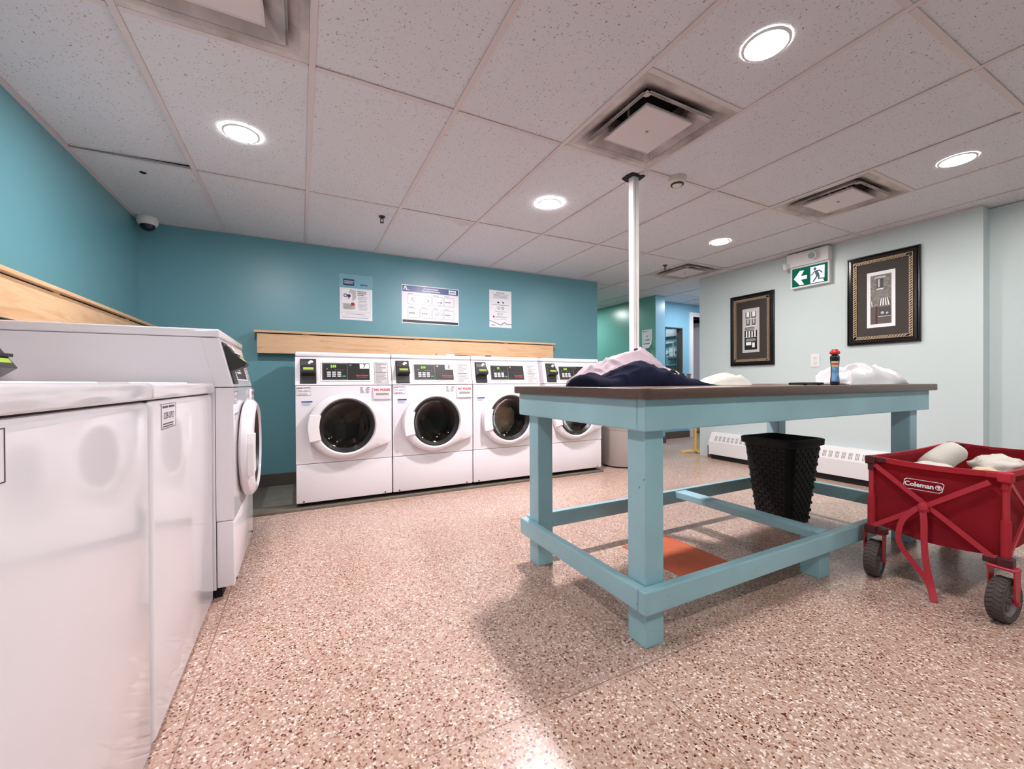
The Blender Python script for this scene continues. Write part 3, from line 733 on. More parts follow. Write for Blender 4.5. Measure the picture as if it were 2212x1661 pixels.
# ================================================================== PINE BOXES ON THE WALLS
def pine_box(label, loc, rz, L, h=.195, d=.10):
    t = thing('pipe_cover_box', label, 'wooden box', loc, rz, 'pine pipe covers on the walls')
    bm = BM(); box(bm, 0, L, -d, -d+.019, 0, h-.026, .002); mkobj('front_board', bm, M['wood'], t)
    bm = BM(); box(bm, -.02, L+.02, -d-.022, 0, h-.019, h, .003); mkobj('lid', bm, M['wood'], t)
    bm = BM(); box(bm, .01, L-.01, -d+.005, -.001, h-.028, h-.018); mkobj('lid_gap', bm, M['seam'], t)
    n = max(2, int(L/.8))
    for i in range(n):
        x = (i+.35)*L/n; bm = BM(); box(bm, x, x+.05, -d-.001, -d+.02, h-.027, h-.0185); mkobj('hinge', bm, M['wood'], t)
    for x in (0, L-.019):
        bm = BM(); box(bm, x, x+.019, -d+.019, 0, 0, h-.026, .002); mkobj('end_board', bm, M['wood'], t)
    return t
pine_box('long knotty pine box on the back wall above the four washers', (-.332, 4.219, 1.19), 0, 2.987)
pine_box('long knotty pine box on the left wall above the washers', (-1.129, .6, 1.19), PI/2, 3.58)

# white plug and black cord on top of a washer
t = thing('power_adapter', 'small white plug with black cord lying on the washer numbered 8', 'plug', (1.25, 3.72, 1.162))
bm = BM(); box(bm, -.045, .04, -.02, .02, .0, .034, .012, 3); mkobj('plug_body', bm, M['white2'], t, smooth=True)
bm = BM(); tube(bm, [(.04, 0, .018), (.10, .01, .020), (.16, -.02, .014), (.23, .0, .010), (.33, -.01, .008), (.42, .0, .008)], .009, 8); mkobj('cord', bm, M['blackmat'], t)
bm = BM(); box(bm, .36, .42, -.015, .015, .0, .03, .008, 2); mkobj('cord_plug', bm, M['black'], t)

# ================================================================== FOLDING TABLE
t = thing('folding_table', 'big blue painted wooden folding table with a brown laminate top', 'table', (2.1, 1.45, 0))
TL = (2.1, 1.45, 0)
def tp(name, m, *a, bev=.004, parent=t, T=None):
    b = BM(); box(b, *a, bev); return mkobj(name, b, m, parent, loc=TL, T=T)
# top with rounded corners
bm = BM(); pts = []
for cx, cy, a0 in ((3.235-.03, .985+.03, -90), (3.235-.03, 1.925-.03, 0), (.985+.03, 1.925-.03, 90), (.985+.03, .985+.03, 180)):
    for q in range(7):
        a = math.radians(a0+q*15); pts.append((cx+.03*math.cos(a), cy+.03*math.sin(a)))
prism(bm, pts, 'z', .8705, .907, .005); mkobj('tabletop', bm, M['tabletop'], t, smooth=True, loc=TL)
tp('apron', M['table'], 1.017, 3.21, 1.020, 1.057, .760, .870); tp('apron', M['table'], 1.0545, 3.21, 1.874, 1.911, .760, .870)
tp('apron', M['table'], 1.017, 1.054, 1.058, 1.912, .760, .8695, bev=.006); tp('apron', M['table'], 3.172, 3.209, 1.058, 1.8735, .760, .8695)
for x0, x1 in ((1.056, 1.144), (3.081, 3.170)):
    for y0, y1 in ((1.059, 1.147), (1.785, 1.8735)): tp('leg', M['table'], x0, x1, y0, y1, 0, .869, bev=.005)
tp('stretcher', M['table'], 1.017, 3.21, 1.020, 1.057, .140, .222, bev=.006); tp('stretcher', M['table'], 1.056, 3.19, 1.874, 1.905, .148, .230, bev=.005)
tp('stretcher', M['table'], 1.017, 1.0545, 1.058, 1.905, .140, .221, bev=.006); tp('stretcher', M['table'], 3.172, 3.209, 1.058, 1.90, .145, .225, bev=.005)
tp('cross_brace', M['table'], 2.125, 2.215, 1.059, 1.8735, .186, .225, bev=.004)
tp('middle_foot', M['table'], 2.150, 2.238, 1.060, 1.148, 0, .184, bev=.004)

# orange painted hatch plate on the floor
bm = BM(); box(bm, 1.60, 1.952, 1.22, 1.785, 0, .003, .001, 1)
tag(mkobj('floor_hatch', bm, M['orange'], loc=(1.72, 1.5, 0)), 'worn orange painted square on the floor under the blue table', 'floor hatch')

# ------------------------------------------------------------------ support post
t = thing('support_post', 'thin chipped white square steel post from floor to ceiling behind the table', 'post', (1.870, 1.965, 0))
bm = BM(); box(bm, -.0225, .0225, -.0225, .0225, 0, H+.03, .003, 1); mkobj('post', bm, M['postpaint'], t)
bm = BM(); box(bm, -.0065, -.004, -.0235, -.022, .9, H-.03); mkobj('corner_seam', bm, M['grey'], t)
bm = BM()
prism(bm, [(-.052, -.045), (.048, -.050), (.056, .0), (.05, .055), (-.01, .06), (-.056, .045), (-.060, .0)], 'z', H-.003, H+.002); mkobj('ceiling_cutout', bm, M['blackmat'], t)
bm = BM()
for q, z in enumerate((1.095, 1.07, 1.045)): prism(bm, [(-.004, z), (.0, z+.007), (.004, z), (0, z-.005)], 'x', -.0235, -.022)
tag(mkobj('pen_marks', bm, M['ink'], t), kind='stuff')

# ------------------------------------------------------------------ ceiling small things
t = thing('smoke_detector', 'round ivory smoke detector on the ceiling right of the post', 'smoke detector', (2.124, 1.85, H))
bm = BM(); lathe(bm, [(.052, .002), (.052, -.012), (.046, -.014)], 24); mkobj('base', bm, M['ivory'], t, smooth=True)
bm = BM(); lathe(bm, [(.049, -.014), (.049, -.026), (.040, -.034), (.030, -.036), (.028, -.046), (.020, -.050), (.002, -.050)], 24); hd = mkobj('head', bm, M['ivory'], t, smooth=True)
for q in range(10):
    a = q*2*PI/10; bm = BM(); box(bm, -.009, .009, -.004, .004, -.043, -.035); mkobj('slot', bm, M['brass'], hd, T=Matrix.Rotation(a, 4, 'Z') @ Matrix.Translation((0, -.034, .0)))
def sprinkler(x, y, label):
    t = thing('fire_sprinkler', label, 'sprinkler', (x, y, H), 0, 'ceiling sprinklers')
    bm = BM(); cyl(bm, (0, 0, .002), (0, 0, -.018), .009, n=12); mkobj('body', bm, M['brass'], t)
    bm = BM(); cyl(bm, (0, 0, -.001), (0, 0, -.006), .024, n=16); mkobj('collar', bm, M['brass'], t)
    for k in (-1, 1):
        bm = BM(); tube(bm, [(k*.008, 0, -.016), (k*.012, 0, -.03), (k*.004, 0, -.044)], .003, 6); mkobj('yoke', bm, M['brass'], t)
    bm = BM(); cyl(bm, (0, 0, -.044), (0, 0, -.047), .015, n=14); mkobj('deflector', bm, M['brass'], t)
sprinkler(.564, 3.291, 'small brass fire sprinkler on the ceiling above the numbered washers')
sprinkler(3.584, 3.287, 'tiny dark fire sprinkler beside the farthest ceiling vent')
t = thing('dome_camera', 'white dome security camera in the top left corner of the walls', 'camera', (-1.045, 4.115, H))
bm = BM(); lathe(bm, [(.062, .002), (.066, -.012), (.066, -.040), (.056, -.055), (.045, -.057)], 28); mkobj('housing', bm, M['whitepaint'], t, smooth=True)
bm = BM(); lathe(bm, [(.048, -.050), (.046, -.072), (.034, -.090), (.018, -.098), (.001, -.100)], 24); mkobj('dome', bm, M['dome'], t, smooth=True)

# ------------------------------------------------------------------ posters
def sheet(name, label, cat, loc, w, h, m, rz=0, group=None):
    """local x 0..w, z 0..h, front -y"""
    t = thing(name, label, cat, loc, rz, group)
    bm = BM(); box(bm, 0, w, -.0015, 0, 0, h); mkobj('sheet', bm, m, t); return t
Y0 = -.0016
w, h = .303, .438
t = sheet('poster', 'tall poster with a tilted washer drawing, leftmost on the back wall', 'poster', (.327, 4.2192, 1.529), w, h, M['tealprint'], group='wall notices')
def P(name, bm, m, p=t): return mkobj(name, bm, m, p)
bm = BM(); plate(bm, .02*w, .985*w, .012*h, .70*h, Y0); P('white_panel', bm, M['whiteprint'])
bm = BM(); plate(bm, .12*w, .44*w, .755*h, .895*h, Y0); P('navy_box', bm, M['navyprint'])
text('heading', 'ATTENTION\nRESIDENTS', .0155, M['whiteprint'], t, .28*w, .825*h, Y0-.0016, bold=.0004)
text('logo_text', 'sparkle', .024, M['navyprint'], t, .73*w, .79*h, Y0-.0006, bold=.0008)
bm = BM(); outline(bm, .07*w, .92*w, .19*h, .68*h, .0012, Y0-.0012, .0004); outline(bm, .07*w, .92*w, .10*h, .165*h, .0012, Y0-.0012, .0004); lines(bm, .18*w, .80*w, .14*h, 1, .01, .0035, Y0-.0012, 3); lines(bm, .08*w, .92*w, .065*h, 1, .01, .004, Y0-.0012, 4)
lines(bm, .56*w, .88*w, .52*h, 3, .0115, .0028, Y0-.0012, 5); lines(bm, .56*w, .88*w, .43*h, 2, .0115, .0028, Y0-.0012, 6); lines(bm, .56*w, .86*w, .37*h, 6, .0115, .0028, Y0-.0012, 7); P('small_print', bm, M['inkl'])
text('main_text', 'Please do not\noverload the\nmachines!', .0155, M['inkblack'], t, .53*w, .60*h, Y0-.0022, align='LEFT', bold=.0005)
bm = BM(); prism(bm, [(.20*w, .50*h), (.33*w, .68*h), (.49*w, .65*h), (.49*w, .48*h), (.38*w, .41*h), (.22*w, .46*h)], 'y', Y0-.0014, Y0-.001); P('machine_drawing', bm, M['ltgrey'])
bm = BM(); prism(bm, [(.20*w, .50*h), (.22*w, .62*h), (.38*w, .575*h), (.38*w, .41*h), (.22*w, .46*h)], 'y', Y0-.0018, Y0-.0014); P('machine_front', bm, M['whiteprint'])
bm = BM(); disc(bm, .285*w, .53*h, .016, Y0-.0022); P('machine_opening', bm, M['navyprint'])
bm = BM(); ringprint(bm, .18*w, .535*h, .010, .017, Y0-.0022); P('machine_door', bm, M['navyprint'])
bm = BM(); plate(bm, .265*w, .295*w, .46*h, .51*h, Y0-.0022, .0004); P('red_cloth', bm, M['redprint'])
bm = BM(); plate(bm, .10*w, .47*w, .245*h, .365*h, Y0-.0011, .0004); P('grey_box', bm, M['ltgrey'])
bm = BM(); lines(bm, .13*w, .44*w, .33*h, 4, .0125, .003, Y0-.0016, 8); P('box_print', bm, M['ink'])
bm = BM(); disc(bm, .395*w, .355*h, .0165, Y0-.0022); P('red_disc', bm, M['redprint'])

w, h = .605, .389
t = sheet('poster', 'wide instruction poster with a blue header, middle of the back wall', 'poster', (.911, 4.2192, 1.537), w, h, M['whiteprint'], group='wall notices')
bm = BM(); plate(bm, .012*w, .988*w, .82*h, .98*h, Y0); P('blue_header', bm, M['blueprint'], t)
bm = BM(); plate(bm, .012*w, .988*w, .02*h, .085*h, Y0); P('black_footer', bm, M['inkblack'], t)
bm = BM(); lines(bm, .03*w, .55*w, .058*h, 1, .01, .005, Y0-.0011, 2); P('footer_print', bm, M['ink'], t)
bm = BM(); plate(bm, .815*w, .95*w, .845*h, .955*h, Y0-.001, .0005); P('logo_box', bm, M['whiteprint'], t)
text('logo_text', 'sparkle', .021, M['inkblack'], t, .883*w, .90*h, Y0-.0022, bold=.0008)
text('title', 'Frontload Washer\nOperating Instructions', .021, M['whiteprint'], t, .50*w, .90*h, Y0-.0022, bold=.0005)
bm = BM(); prism(bm, [(.022*w, .865*h), (.05*w, .965*h), (.07*w, .965*h), (.098*w, .865*h), (.076*w, .865*h), (.06*w, .93*h), (.044*w, .865*h)], 'y', Y0-.0018, Y0-.001); P('letter_logo', bm, M['whiteprint'], t)
bm = BM(); lines(bm, .06*w, .15*w, .875*h, 1, .01, .006, Y0-.0018, 2); P('logo_print', bm, M['whiteprint'], t)
for q, (a, b_, c, d) in enumerate([(.10, .505, .50, .74), (.525, .715, .50, .74), (.73, .915, .50, .74), (.10, .30, .15, .39), (.315, .51, .15, .39), (.525, .715, .15, .39), (.73, .915, .15, .39)]):
    bm = BM(); outline(bm, a*w, b_*w, c*h, d*h, .0022, Y0, .0006); lines(bm, (a+.01)*w, (a+.11)*w, (d+.035)*h, 1, .01, .0055, Y0, q)
    if q in (2, 3, 4, 6):
        for k in range(3): plate(bm, (a+.025+k*.035)*w, (a+.048+k*.035)*w, (c+.10)*h, (c+.135)*h, Y0, .0006)
    elif q == 0:
        ringprint(bm, (a+.09)*w, .62*h, .018, .021, Y0-.0006); ringprint(bm, (b_-.09)*w, .62*h, .018, .021, Y0-.0006); prism(bm, [((a+.06)*w, .645*h), ((a+.065)*w, .655*h), ((a+.10)*w, .60*h), ((a+.095)*w, .59*h)], 'y', Y0-.001, Y0); prism(bm, [((b_-.055)*w, .645*h), ((b_-.045)*w, .66*h), ((b_-.045)*w, .60*h), ((b_-.07)*w, .59*h)], 'y', Y0-.001, Y0)
    elif q == 1:
        outline(bm, (a+.10)*w, (b_-.04)*w, .52*h, .60*h, .002, Y0, .0006); plate(bm, (a+.03)*w, (b_-.05)*w, .585*h, .592*h, Y0, .0006); plate(bm, (b_-.05)*w, (b_-.02)*w, .575*h, .61*h, Y0, .0006)
    else:
        ringprint(bm, (a+.055)*w, .27*h, .009, .0125, Y0-.0006); outline(bm, (a+.12)*w, (b_-.01)*w, .245*h, .30*h, .002, Y0, .0006); prism(bm, [((a+.085)*w, .22*h), ((a+.092)*w, .22*h), ((a+.108)*w, .33*h), ((a+.10)*w, .33*h)], 'y', Y0-.001, Y0)
    tag(P('step_panel', bm, M['inkl'], t), kind='stuff')

w, h = .276, .417
t = sheet('notice', 'white notice with two round symbols, rightmost on the back wall', 'poster', (1.877, 4.2192, 1.547), w, h, M['whiteprint'], group='wall notices')
text('heading', 'IMPORTANT!', .017, M['ink'], t, .5*w, .93*h, Y0-.0006, bold=.0004)
bm = BM(); lines(bm, .14*w, .86*w, .895*h, 3, .0145, .0045, Y0, 3, True); lines(bm, .14*w, .86*w, .795*h, 1, .01, .003, Y0, 4, True, .05); lines(bm, .10*w, .9*w, .615*h, 1, .01, .0045, Y0, 5, True, .05); lines(bm, .2*w, .8*w, .435*h, 1, .01, .004, Y0, 6, True); lines(bm, .42*w, .62*w, .395*h, 3, .0125, .003, Y0, 7); plate(bm, .37*w, .395*w, .32*h, .40*h, Y0); lines(bm, .27*w, .86*w, .295*h, 2, .011, .0035, Y0, 8); lines(bm, .16*w, .86*w, .225*h, 1, .011, .003, Y0, 9)
P('small_print', bm, M['inkl'], t)
for k in (.42, .60):
    bm = BM(); ringprint(bm, k*w, .525*h, .014, .018, Y0-.0006)
    if k < .5: disc(bm, k*w, .525*h, .006, Y0-.0006, 10, .6)
    else: prism(bm, [((k-.04)*w, .545*h), ((k-.03)*w, .555*h), ((k+.04)*w, .505*h), ((k+.03)*w, .495*h)], 'y', Y0-.001, Y0-.0002)
    P('round_symbol', bm, M['ink'], t)
bm = BM(); disc(bm, .40*w, .675*h, .011, Y0-.0006, 16, 1.2); P('drum_symbol', bm, M['inkblack'], t)
bm = BM(); prism(bm, [(.57*w, .715*h), (.63*w, .70*h), (.66*w, .655*h), (.60*w, .66*h)], 'y', Y0-.001, Y0); P('card_symbol', bm, M['inkblack'], t)
bm = BM(); disc(bm, .19*w, .285*h, .011, Y0-.0006, 14); P('stop_symbol', bm, M['redprint'], t)
bm = BM(); prism(bm, [(0, .185*h), (.2*w, .15*h), (.52*w, .075*h), (.60*w, .13*h), (.68*w, .155*h), (.8*w, .105*h), (w, .115*h), (w, .095*h), (.8*w, .085*h), (.66*w, .125*h), (.53*w, .05*h), (.2*w, .13*h), (0, .17*h)], 'y', Y0-.001, Y0); P('wave_art', bm, M['inkl'], t)
text('logo_text', 'sparkle', .017, M['navyprint'], t, .17*w, .06*h, Y0-.0006, bold=.0008)

# paper on the green wall behind the post
t = thing('notice', 'curling white paper on the green wall behind the pile of clothes', 'notice', (4.6985, 4.765, 1.43), -PI/2)
t.scale = (.93, .93, .72)
bm = BM(); n = 10; rows = []
for q in range(n+1):
    z = .40*q/n; cur = .05*max(0, .35-q/n)**2*8; xr = .22 - .03*max(0, .5-q/n)*2
    rows.append([bm.verts.new(p) for p in ((0, -.0035, z), (xr, -.0035-cur, z), (xr, -.0023-cur, z), (0, -.0023, z))])
for A, B in zip(rows, rows[1:]):
    for k in range(4): bm.faces.new((A[k], A[(k+1) % 4], B[(k+1) % 4], B[k]))
bm.faces.new(rows[0]); bm.faces.new(rows[-1][::-1])
mkobj('sheet', bm, M['paper'], t)
bm = BM(); plate(bm, .02, .05, .355, .372, -.0045); lines(bm, .055, .13, .366, 1, .01, .006, -.0045, 1); lines(bm, .09, .14, .27, 1, .01, .016, -.0045, 2); lines(bm, .07, .17, .19, 1, .01, .016, -.006, 3, False, .05); lines(bm, .04, .18, .11, 1, .01, .016, -.0125, 4, False, .05); mkobj('printed_lines', bm, M['ink'], t)

# ------------------------------------------------------------------ framed pictures on the mint wall
def picture(label, y_left, w, z0, h, variant):
    t = thing('framed_picture', label, 'picture', (4.4795, y_left, z0), -PI/2, 'framed shop prints')
    fw, d = .048, .028
    for P4 in ([(0, h), (w, h), (w-fw, h-fw), (fw, h-fw)], [(0, 0), (fw, fw), (w-fw, fw), (w, 0)], [(0, 0), (0, h), (fw, h-fw), (fw, fw)], [(w, 0), (w-fw, fw), (w-fw, h-fw), (w, h)]):
        bm = BM(); cx = sum(p[0] for p in P4)/4; cz = sum(p[1] for p in P4)/4
        O = [P4[0], P4[1], P4[2], P4[3]]
        # moulding profile: (fraction from outer to inner, depth)
        if P4[1][1] == P4[0][1]: out, inn = (P4[0], P4[1]), (P4[3], P4[2])
        elif P4[0][0] == P4[1][0]: out, inn = (P4[0], P4[1]), (P4[3], P4[2])
        else: out, inn = (P4[0], P4[3]), (P4[1], P4[2])
        rows = []
        for f, dd in ((0, 0), (0, .020), (.10, .026), (.22, .026), (.30, .022), (.42, .030), (.70, .031), (.88, .024), (1, .016), (1, 0)):
            rows.append([bm.verts.new((o[0]+(q[0]-o[0])*f, -dd, o[1]+(q[1]-o[1])*f)) for o, q in zip(out, inn)])
        for A, B in zip(rows, rows[1:]+rows[:1]): bm.faces.new((A[0], A[1], B[1], B[0]))
        bm.faces.new([r[0] for r in rows]); bm.faces.new([r[1] for r in rows][::-1])
        mkobj('frame_rail', bm, M['framewood'], t)
    # rope border
    bm = BM(); rw = .020
    def seg(x, z, ang):
        L, wd = .027, .0085
        c, s = math.cos(ang), math.sin(ang)
        V = []
        for dy in (-.024, -.012):
            for a, b in ((-L/2, -wd/2), (L/2, -wd/2), (L/2, wd/2), (-L/2, wd/2)): V.append(bm.verts.new((x+a*c-b*s, dy, z+a*s+b*c)))
        for q in ((0, 1, 2, 3), (0, 4, 5, 1), (1, 5, 6, 2), (2, 6, 7, 3), (3, 7, 4, 0)): bm.faces.new([V[i] for i in q])
    stp = .0205; i0 = fw+rw/2
    nz = int((h-2*i0)/stp); nx = int((w-2*i0)/stp)
    for q in range(nz):
        for xx in (i0, w-i0): seg(xx, i0+q*stp, .7)
    for q in range(nx):
        for zz in (i0, h-i0): seg(i0+q*stp, zz, .7)
    tag(mkobj('rope_border', bm, M['goldtrim'], t), kind='stuff')
    bm = BM(); outline(bm, fw-.002, w-fw+.002, fw-.002, h-fw+.002, .004, -.014, .008); outline(bm, fw+rw, w-fw-rw, fw+rw, h-fw-rw, .004, -.014, .006); mkobj('gold_bead', bm, M['goldtrim'], t)
    bm = BM(); plate(bm, fw, w-fw, fw, h-fw, -.008, .004); mkobj('mat_board', bm, M['matboard'], t)
    bm = BM(); outline(bm, fw-.001, w-fw+.001, fw-.001, h-fw+.001, rw+.002, -.010, .003); mkobj('rope_ground', bm, M['framewood'], t)
    px0, px1, pz0, pz1 = w*.29, w*.68, h*.185, h*.80
    W_, H_ = px1-px0, pz1-pz0
    bm = BM(); plate(bm, px0, px1, pz0, pz1, -.012, .001); mkobj('print_margin', bm, M['whiteprint'] if variant else M['printpaper'], t)
    yy = -.0135
    X = lambda f: px0+.13*W_+f*.74*W_
    Zf = lambda f: pz0+.06*H_+f*.88*H_
    bm = BM(); plate(bm, X(0), X(1), Zf(0), Zf(1), -.013, .0004); mkobj('print_ground', bm, M['ltgrey'] if not variant else M['sepia'], t)
    def pl(name, m, a, b, c, d_, y=yy):
        bm = BM(); plate(bm, X(a), X(b), Zf(c), Zf(d_), y, .0005); mkobj(name, bm, m, t)
    if not variant:
        for a in (.08, .55): pl('window_print', M['ink'], a, a+.36, .82, .98); pl('curtain_print', M['whiteprint'], a+.08, a+.30, .85, .98, yy-.0006)
        for a in (.14, .60): pl('window_print', M['ink'], a, a+.28, .63, .79); pl('curtain_print', M['ltgrey'], a+.07, a+.21, .67, .79, yy-.0006); pl('sill_print', M['whiteprint'], a-.03, a+.31, .61, .63)
        bm = BM(); lines(bm, X(.02), X(.95), Zf(.58), 3, .016, .008, yy, 5); mkobj('brick_print', bm, M['ink'], t)
        for q in range(9): pl('awning_stripe', M['inkblack'] if q % 2 == 0 else M['whiteprint'], q/9, (q+1)/9, .33, .50)
        pl('shop_front', M['inkblack'], 0, 1, 0, .32); pl('shop_sign', M['whiteprint'], .12, .54, .12, .20, yy-.0006); pl('shop_glass', M['inkl'], .12, .9, .22, .29, yy-.0006); pl('shop_sign', M['whiteprint'], .62, .82, .06, .18, yy-.0006)
    else:
        bm = BM(); lines(bm, X(.02), X(.98), Zf(.97), 14, .0125, .006, yy, 15, True, .7); mkobj('brick_print', bm, M['inkl'], t)
        pl('lintel_print', M['ltgrey'], .2, .72, .93, .965, yy-.0006); pl('window_print', M['ink'], .30, .62, .73, .92, yy-.0006); pl('curtain_print', M['ltgrey'], .36, .46, .75, .91, yy-.0012); pl('sill_print', M['whiteprint'], .30, .62, .70, .72, yy-.0006)
        n = 9
        for q in range(n):
            a0, a1 = q/n, (q+1)/n; bm = BM()
            prism(bm, [(X(.38+.6*a0), Zf(.37)), (X(.38+.6*a1), Zf(.37)), (X(.46+.42*a1), Zf(.52)), (X(.46+.42*a0), Zf(.52))], 'y', yy-.0012, yy-.0006); mkobj('awning_stripe', bm, M['whiteprint'] if q % 2 else M['base'], t)
        for q in range(3):
            bm = BM(); prism(bm, [(X(.0+.06*q), Zf(.37)), (X(.05+.06*q), Zf(.37)), (X(.03+.045*q), Zf(.47)), (X(.0+.045*q), Zf(.47))], 'y', yy-.0012, yy-.0006); mkobj('awning_stripe', bm, M['whiteprint'] if q % 2 else M['base'], t)
        pl('shop_front', M['base'], .34, 1, 0, .35, yy-.0004); pl('shop_front', M['base'], 0, .22, 0, .35, yy-.0004); pl('shop_glass', M['ink'], .40, .95, .16, .33, yy-.001); pl('shop_sill', M['ltgrey'], .38, .96, .14, .155, yy-.001); pl('doorway_print', M['maroon'], .24, .34, 0, .36, yy-.0004)
        bm = BM(); disc(bm, X(.58), Zf(.22), .012, yy-.0018, 14); disc(bm, X(.8), Zf(.21), .009, yy-.0018, 12); mkobj('shop_goods', bm, M['ltgrey'], t)
picture('smaller-looking framed shop print with black and white awning, farther along the mint wall', 3.128, .497, 1.101, .795, 0)
picture('larger-looking framed sepia shop print beside the exit sign', 1.972, .503, 1.244, .785, 1)

# ------------------------------------------------------------------ exit sign with emergency lamps
t = thing('exit_sign', 'green running man exit sign with white emergency lamp unit above', 'exit sign', (4.4795, 2.445, 1.855), -PI/2)
w, h = .345, .20
bm = BM(); outline(bm, 0, w, 0, h+.01, .014, -.012, .038); box(bm, 0.004, w-.004, -.046, 0, .004, h+.006, .003, 1); mkobj('sign_housing', bm, M['whitepaint'], t)
bm = BM(); plate(bm, .014, w-.014, .014, h-.004, -.0465, .001); mkobj('sign_face', bm, M['exitgreen'], t)
yf = -.0478
bm = BM(); prism(bm, [(.030, .095), (.085, .165), (.125, .165), (.095, .113), (.150, .113), (.150, .078), (.095, .078), (.125, .026), (.085, .026)], 'y', yf-.0006, yf); mkobj('arrow', bm, M['exitwhite'], t)
bm = BM(); prism(bm, [(.182, .022), (.300, .022), (.290, .048), (.302, .048), (.305, .178), (.182, .178)], 'y', yf-.0006, yf); mkobj('door_symbol', bm, M['exitwhite'], t)
bm = BM(); yq = yf-.0012
disc(bm, .222, .155, .013, yq, 16)
for a in ([(.214, .136), (.242, .140), (.262, .092), (.232, .084)], [(.206, .128), (.218, .136), (.208, .104), (.184, .096), (.184, .106), (.200, .112)], [(.240, .140), (.264, .138), (.290, .108), (.282, .102), (.260, .126), (.240, .126)],
          [(.236, .090), (.250, .084), (.214, .034), (.204, .030), (.202, .038)], [(.244, .096), (.262, .092), (.262, .060), (.306, .056), (.304, .046), (.248, .048)]):
    prism(bm, a, 'y', yq-.0003, yq)
mkobj('running_figure', bm, M['exitdark'], t)
bm = BM(); box(bm, -.028, w+.004, -.075, 0, h+.012, h+.145, .006, 2); un = mkobj('lamp_unit', bm, M['whitepaint'], t)
def lamp_head(x, z, dx):
    bm = BM(); p0 = Vector((x, -.07, z)); p1 = p0 + Vector((dx*.03, -.035, -.008)); d = (p1-p0).normalized()
    cyl(bm, p0, p0+d*.02, .018, n=14); cyl(bm, p0+d*.015, p0+d*.035, .024, .037, n=20); cyl(bm, p0+d*.035, p0+d*.06, .037, n=20); o = mkobj('lamp_head', bm, M['whitepaint'], t, smooth=True)
    bm = BM(); cyl(bm, p0+d*.0595, p0+d*.0615, .031, n=18); mkobj('lamp_glass', bm, M['chrome'], o)
lamp_head(.0, .232, -1.8); lamp_head(.225, .285, .1)

# outlet
t = thing('power_outlet', 'white double wall outlet between the two framed pictures', 'outlet', (4.4795, 2.283, 1.063), -PI/2)
bm = BM(); box(bm, 0, .078, -.006, 0, 0, .127, .003, 2); mkobj('cover_plate', bm, M['whitepaint'], t)
for z in (.040, .087):
    bm = BM(); box(bm, .022, .056, -.0085, -.004, z-.016, z+.016, .004, 2); so = mkobj('socket', bm, M['white2'], t)
    bm = BM(); plate(bm, .031, .034, z-.004, z+.008, -.0085, .0008); plate(bm, .044, .047, z-.004, z+.007, -.0085, .0008); plate(bm, .037, .041, z-.012, z-.007, -.0085, .0008); mkobj('slots', bm, M['ink'], so)

# ------------------------------------------------------------------ convector heaters along the mint wall
def heater(label, y_left, L):
    t = thing('convector_heater', label, 'heater', (4.4795, y_left, 0), -PI/2, 'wall convector heaters')
    d = .105
    bm = BM(); prism(bm, [(0, .055), (-d, .055), (-d, .205), (-.055, .310), (0, .315)], 'x', 0, L, .004); mkobj('casing', bm, M['whitepaint'], t)
    bm = BM(); box(bm, .02, L-.02, -d+.02, 0, 0, .056); mkobj('gap_shade', bm, M['blackmat'], t)  # black fill in place of the shaded gap under the casing
    bm = BM(); box(bm, 0, .014, -d-.002, 0, .05, .21, .002, 1); mkobj('end_cap', bm, M['whitepaint'], t)
    sl = Vector((0, .05, .105)).normalized(); nrm = Vector((0, -sl.z, sl.y))
    n = int((L-.12)/.052)
    for q in range(n):
        x0 = .07+q*.052; bm = BM()
        for k in range(3):
            for r in range(2):
                c = Vector((x0+.006+k*.011, -d, .205)) + sl*(.030+r*.032) + nrm*.0004
                bar(bm, c-sl*.0145, c+sl*.0145, .0065, .0016, up=nrm)
        tag(mkobj('louvre', bm, M['grey'], t), kind='stuff')
    return t
heater('white convector heater at the far corner of the mint wall, left of the black basket', 3.355, 1.085)
heater('white convector heater on the mint wall right of the black basket', 2.266, 1.12)

# ------------------------------------------------------------------ waste basket under the table
t = thing('waste_basket', 'black woven square waste basket under the blue table', 'basket', (2.878, 1.648, 0), math.radians(-2))
def rsq(bm, hw, z, r=.05, n=5):
    ring = []
    for sx, sy, a0 in ((1, 1, 0), (-1, 1, 90), (-1, -1, 180), (1, -1, 270)):
        for q in range(n+1):
            a = math.radians(a0+90*q/n); ring.append(bm.verts.new((sx*(hw-r)+r*math.cos(a), sy*(hw-r)+r*math.sin(a), z)))
    return ring
def skin(bm, rings, caps=(True, True)):
    for A, B in zip(rings, rings[1:]):
        for i in range(len(A)): bm.faces.new((A[i], A[(i+1) % len(A)], B[(i+1) % len(A)], B[i]))
    if caps[0]: bm.faces.new(rings[0][::-1])
    if caps[1]: bm.faces.new(rings[-1])
bm = BM(); skin(bm, [rsq(bm, .118, .0, .04), rsq(bm, .118, .02, .04), rsq(bm, .168, .515, .05), rsq(bm, .155, .515, .045), rsq(bm, .108, .03, .035)]); mkobj('body', bm, M['basket'], t, smooth=True)
bm = BM(); skin(bm, [rsq(bm, .169, .505, .05), rsq(bm, .184, .512, .05), rsq(bm, .186, .548, .05), rsq(bm, .176, .553, .05), rsq(bm, .160, .553, .045), rsq(bm, .156, .505, .045)], (False, False)); mkobj('rim', bm, M['blackmat'], t, smooth=True)
